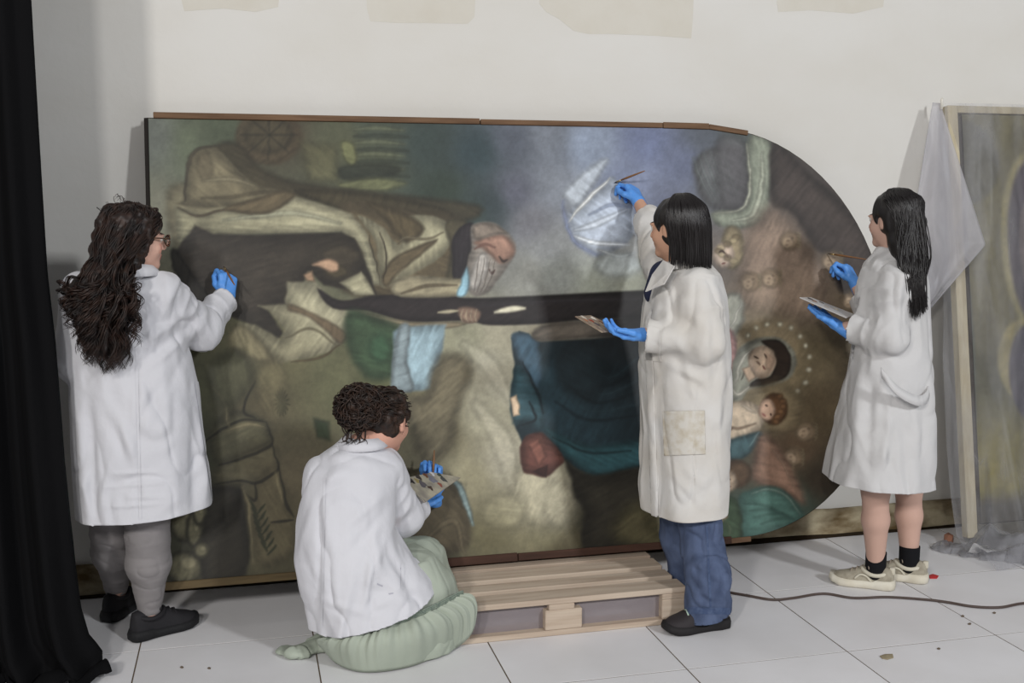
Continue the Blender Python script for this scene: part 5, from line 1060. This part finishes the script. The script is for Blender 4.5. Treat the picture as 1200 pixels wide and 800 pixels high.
        paths.append(spline(K, 24))
    strands(pr_, paths, .0022, M_black_hair, 'strands', 4, hair)
    b = MB(); cc = P(1076, 262, 3.80); b.tube(spline([cc+np.array((-.03, 0, .0)), cc+np.array((-.01, -.02, .025)), cc+np.array((.015, -.02, .022)), cc+np.array((.02, -.02, -.004)), cc+np.array((.0, -.02, -.02)), cc+np.array((-.03, .0, -.012))], 24), .0055, 8); b.build('hair_clip', mat('black hair clip', (14, 14, 16), .3, .6), pr_)
person_right()

# ------------------------------------------------------------------ person crouching in front: bun, green skirt
def person_crouching():
    b0 = G(450, 765); pr_ = empty('person', tuple(b0), 'person crouching in white coat and pale green skirt, hair in a curly bun', 'person')
    skin = (208, 158, 138); R = frame((.62, .74, -.24), (0, 0, 1)); hc = P(453, 493, 3.78)
    nk = P(425, 526, 3.73); shR, shL = P(450, 552, 3.74), P(380, 556, 3.76); elR, wrR = P(472, 606, 3.82), P(489, 591, 3.92); elL, wrL = P(390, 612, 3.95), P(500, 566, 4.10)
    hipR, hipL = P(455, 690, 3.74), P(400, 690, 3.74); kR, kL = P(496, 658, 3.97), P(400, 650, 4.02)
    legR = (hipR, kR, G(478, 722, .10), G(484, 708, .04)); legL = (hipL, kL, G(425, 718, .10), G(428, 704, .04))
    body(pr_, skin, (hc, R), nk, (shR, shL), ((shR, elR, wrR), (shL, elL, wrL)), P(418, 590, 3.74), P(425, 680, 3.74), (legR, legL), (.1, 1, 0), 'rosy skin')
    rows = [(512, 404, 440, .055, 3.74), (520, 394, 446, .075, 3.735), (529, 376, 456, .10, 3.73), (545, 360, 466, .12, 3.72), (580, 353, 463, .14, 3.70), (620, 349, 462, .155, 3.69), (650, 346, 478, .17, 3.69), (680, 350, 503, .19, 3.70), (705, 358, 514, .20, 3.70), (735, 364, 512, .20, 3.69), (770, 368, 512, .20, 3.68)]
    st = stations(rows, 3.7); sd = Solid((-.06, 3.40, -.06), (.92, 4.22, .92), .0065); sd.loft(st, k=.03)
    sd.cone(shR, elR, .078, .070, .03); sd.cone(elR, wrR, .066, .050, .02); sd.cone(shL, elL, .066, .064, .03); sd.cone(elL, elL+(wrL-elL)*.75, .064, .05, .02)
    V, F = sd.mesh(2); V, F = cut(V, F, wrR-nrm(wrR-elR)*.02, wrR-elR, .10); V, F = cut(V, F, elL+(wrL-elL)*.72, wrL-elL, .2)
    V = rumple(V, F, .006, (6, 6, 3), .0045, (12, 12, 7), 21.0); V = arm_rumple(V, F, (shR, elR, wrR), .075, .0045, 7.0)
    V = creases(V, F, [(378, 590, 370, 740, 4, -.008), (388, 600, 395, 720, 6, .006), (455, 575, 400, 620, 6, .007), (458, 590, 410, 650, 6, -.006), (455, 620, 430, 690, 6, .007), (462, 635, 508, 690, 7, .010), (452, 640, 490, 705, 6, -.009), (440, 660, 480, 715, 6, .006), (380, 560, 382, 640, 5, .005), (352, 640, 372, 705, 6, -.008), (400, 535, 440, 545, 5, .004), (420, 690, 500, 700, 6, -.006), (370, 700, 440, 722, 5, .005)])
    p0, p1 = P(370, 758, 3.52), P(512, 711, 3.52); hemn = nrm(np.cross(p1-p0, (0, 1, .12))); hemn = hemn if hemn[2] < 0 else -hemn; V, F = cut(V, F, p0, hemn)
    coat = make('coat', V, F, M_coat4, pr_, solid=.004); collar(pr_, P(424, 522, 3.735), .056, .060, .034, (.3, .95, 0), M_coat4)
    for poly, nm in (([(379, 560), (382, 560), (378, 735), (375, 735)], 'back_seam'), ([(470, 660), (474, 659), (474, 690), (470, 690)], 'side_seam')):
        r = patch(V, F, poly, .002)
        if r: make(nm, r[0], r[1], M_coat4, coat)
    for poly in ([(469, 665), (471, 664), (472, 668), (470, 669)], [(442, 683), (449, 686), (448, 687.5), (442, 685)], [(455, 695), (461, 694), (461, 695.5), (456, 696.5)]):
        r = patch(V, F, poly, .0012)
        if r: make('paint_stain', r[0], r[1], mat('grey paint stain', (176, 176, 186), .8), coat)
    # skirt
    M_sk = mat('pale green cotton', (174, 182, 168), .85, .2, noise=(5, .6, (160, 168, 154), 5), bump=(160, .15, .002)); sd = Solid((.0, 3.40, -.03), (1.0, 4.28, .62), .0065)
    c0, c1 = G(468, 752), G(460, 748); sd.loft([(0.004, .515, 3.76, .22, .19), (.05, .515, 3.76, .22, .20), (.14, .505, 3.76, .22, .19), (.24, .49, 3.76, .22, .18), (.34, .46, 3.76, .18, .15)], k=.03)
    sd.cone(hipR, kR, .105, .085, .04); sd.cone(hipL, kL, .10, .08, .04); sd.cone(kR, P(505, 690, 3.94), .082, .09, .03); sd.cone(P(505, 690, 3.94), G(508, 735, .05), .09, .10, .04); sd.cone(kL, G(420, 725, .08), .08, .10, .04)
    sd.cone(P(492, 645, 3.93), P(512, 695, 3.84), .055, .07, .04); sd.cone(P(468, 642, 3.93), P(492, 657, 3.93), .05, .065, .03)
    V, F = sd.mesh(2); V, F = cut(V, F, (0, 0, .006), (0, 0, -1)); V = rumple(V, F, .006, (9, 9, 3), .002, (16, 16, 6), 31); V[:, 2] = np.maximum(V[:, 2], .004); sk = make('skirt', V, F, M_sk, pr_)
    # ruffled lower tier, gathered at its seam and billowing to the floor
    top = spline([P(384, 752, 3.60), P(405, 742, 3.57), P(440, 733, 3.555), (P(475, 724, 3.56)), P(505, 711, 3.59), P(526, 700, 3.63), P(538, 695, 3.655), P(543, 697, 3.67)], 120)
    bot = spline([G(380, 758), G(393, 778), G(428, 789), G(482, 782), G(528, 763), P(551, 745, 3.645), P(557, 726, 3.655), P(550, 708, 3.67)], 120); V = []; nn = 15
    for k in range(120):
        s = k/119; env = min(1, s*12)*min(1, (1-s)*6)
        for j in range(nn):
            t = j/(nn-1); p = top[k]*(1-t)+bot[k]*t; out = nrm(bot[k]-np.array((.52, 3.80, 0))+np.array((0, 0, .0))); out[2] = 0
            bulge = (.055-.035*s**3)*math.sin(math.pi*t**.8)*env; pl = (.009*math.sin(s*78+3*math.sin(s*9))+.007*math.sin(s*171+2*math.sin(s*21)))*(1.25*(1-t)**.7*min(1, t*6+.2))*env
            p = p+out*(bulge+pl)+np.array((0, 0, .030*math.sin(math.pi*t)*env+pl*.5)); p[2] = max(p[2], .004); V.append(p)
    F = [(k*nn+j, k*nn+j+1, (k+1)*nn+j+1, (k+1)*nn+j) for k in range(119) for j in range(nn-1)]; make('ruffle', V, F, M_sk, sk, solid=.003)
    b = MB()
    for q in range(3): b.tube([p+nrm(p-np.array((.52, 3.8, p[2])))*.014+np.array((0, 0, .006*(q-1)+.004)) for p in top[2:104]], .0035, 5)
    b.build('gathered_seam', mat('dark green smocking', (134, 146, 132), .9, noise=(90, .9, (104, 116, 108), 2)), sk)  # gathered band in a darker green than the skirt cloth
    sd = Solid(G(320, 772)-.06, G(395, 745)+.10, .005); K = [G(336, 765), G(350, 768), G(368, 762), G(384, 755)]
    for a, b_ in zip(K[:-1], K[1:]): sd.cone(a+np.array((0, 0, .012)), b_+np.array((0, 0, .022)), .040, .055, .02, flat=((0, 0, 1), 2.8))
    V, F = sd.mesh(1); V = rumple(V, F, .006, (18, 9, 10), .004, (30, 16, 20), 3); V[:, 2] = np.maximum(V[:, 2], .003); make('skirt_tail', V, F, M_sk, sk)
    M_bk = mat('black shoe mesh', (34, 33, 36)); M_bs = mat('black shoe sole', (26, 26, 28))
    for l in (legR, legL): h_ = l[2]*np.array((1, 1, 0))-np.array((0, .06, 0)); shoe(pr_, h_, h_+np.array((.04, .25, 0)), M_bk, M_bs, M_bk, .09, .085, lace=False)
    # hands, brush, palette
    wr_ = wrR-np.array((0, 0, .012)); d = nrm(P(510, 576, 4.02)-wr_); glove(pr_, wr_, d, (.1, .1, -1), 1, ((8, 12, 8),)*4, ((.8, .5, .0), (.95, .15, .1), (1, -.1, .1)), sc=.9)
    wl = P(509, 570, 4.13); glove(pr_, wl, nrm((-.05, -.05, 1)), (.25, .95, 0), -1, ((48, 58, 25), (58, 62, 30), (70, 70, 35), (76, 70, 35)), ((.8, .5, -.45), (.95, .05, -.5), (1, -.1, -.2)), sc=.95)
    brush(P(507, 562, 4.05), P(509, 527, 4.08), 'short paintbrush pointing up in the hand of the crouching person', .010)
    q = [P(477, 556, 3.98), P(505, 588, 3.86), P(541, 560, 4.0), P(512, 552, 4.12)]
    M_pal = mat('used wooden palette', (176, 170, 152), .5, .4, noise=(22, .8, (126, 120, 116), 5))
    dk, gy, br = (40, 36, 38), (120, 120, 132), (104, 64, 42)
    palette([P(472, 560, 3.90), P(498, 588, 3.80), P(540, 559, 3.97), P(507, 553, 4.05)], 'wooden palette with dark paint dabs, held by the crouching person', M_pal, [(.18, .14, .016, .014, dk), (.12, .42, .016, .014, (54, 48, 46)), (.10, .66, .014, .012, br), (.14, .86, .014, .010, (196, 196, 200)), (.42, .30, .024, .018, (88, 84, 92)), (.40, .62, .026, .02, gy), (.62, .78, .020, .014, (70, 72, 72)), (.35, .90, .014, .012, (60, 70, 66)), (.70, .34, .014, .012, (70, 54, 48)), (.78, .56, .014, .010, (132, 76, 62)), (.24, .28, .014, .012, (146, 132, 84))], .007)
    # hair with bun
    sd = Solid(hc-.22, hc+.2, .005); sd.ell(hc+R[2]*.026-R[1]*.020, (.084, .102, .096), R, .02); bc = P(421, 477, 3.68); sd.ell(bc, (.074, .062, .072), None, .012)
    sd.ell(hc+R[1]*.098-R[2]*.045, (.095, .080, .095), R, .015, 's'); sd.ell(hc+R[0]*.082+R[1]*.012-R[2]*.012, (.028, .024, .032), R, .01, 's')
    V, F = sd.mesh(1); N = normals(V, F); V = V+N*(.010*noise(V*38)+.005*noise(V*80))[:, None]; hair = make('hair', V, F, M_bun_hair, pr_); paths = []
    for k in range(260):
        a = random.uniform(60, 300); K = [skull(hc, R, a, random.uniform(-25, 60), 1.03)]; e_ = bc+nrm(rng.normal(size=3))*.05; paths.append(curl(spline([K[0], (K[0]+e_)/2+nrm((K[0]+e_)/2-hc)*.03, e_], 22), .001, .005, 2, k))
    for k in range(150):
        v1 = nrm(rng.normal(size=3)); v2 = nrm(np.cross(v1, rng.normal(size=3))); t = np.linspace(0, random.uniform(1.5, 4), 26)[:, None]; rr = np.array((.082, .070, .076))*random.uniform(.93, 1.08); pa = bc+rr*(np.cos(t)*v1+np.sin(t)*v2); paths.append(curl(pa, .004, .008, 4, k))
    for k in range(14): p = P(402+k*2.2, 500, 3.68); paths.append(curl(spline([p+np.array((0, .03, .04)), p, p+np.array((random.uniform(-.03, .01), -.02, -.035)), p+np.array((random.uniform(-.03, .01), -.025, -.055))], 18), .002, .007, 1.5, k))
    strands(pr_, paths, .0026, M_bun_hair, 'strands', 4, hair)
person_crouching()
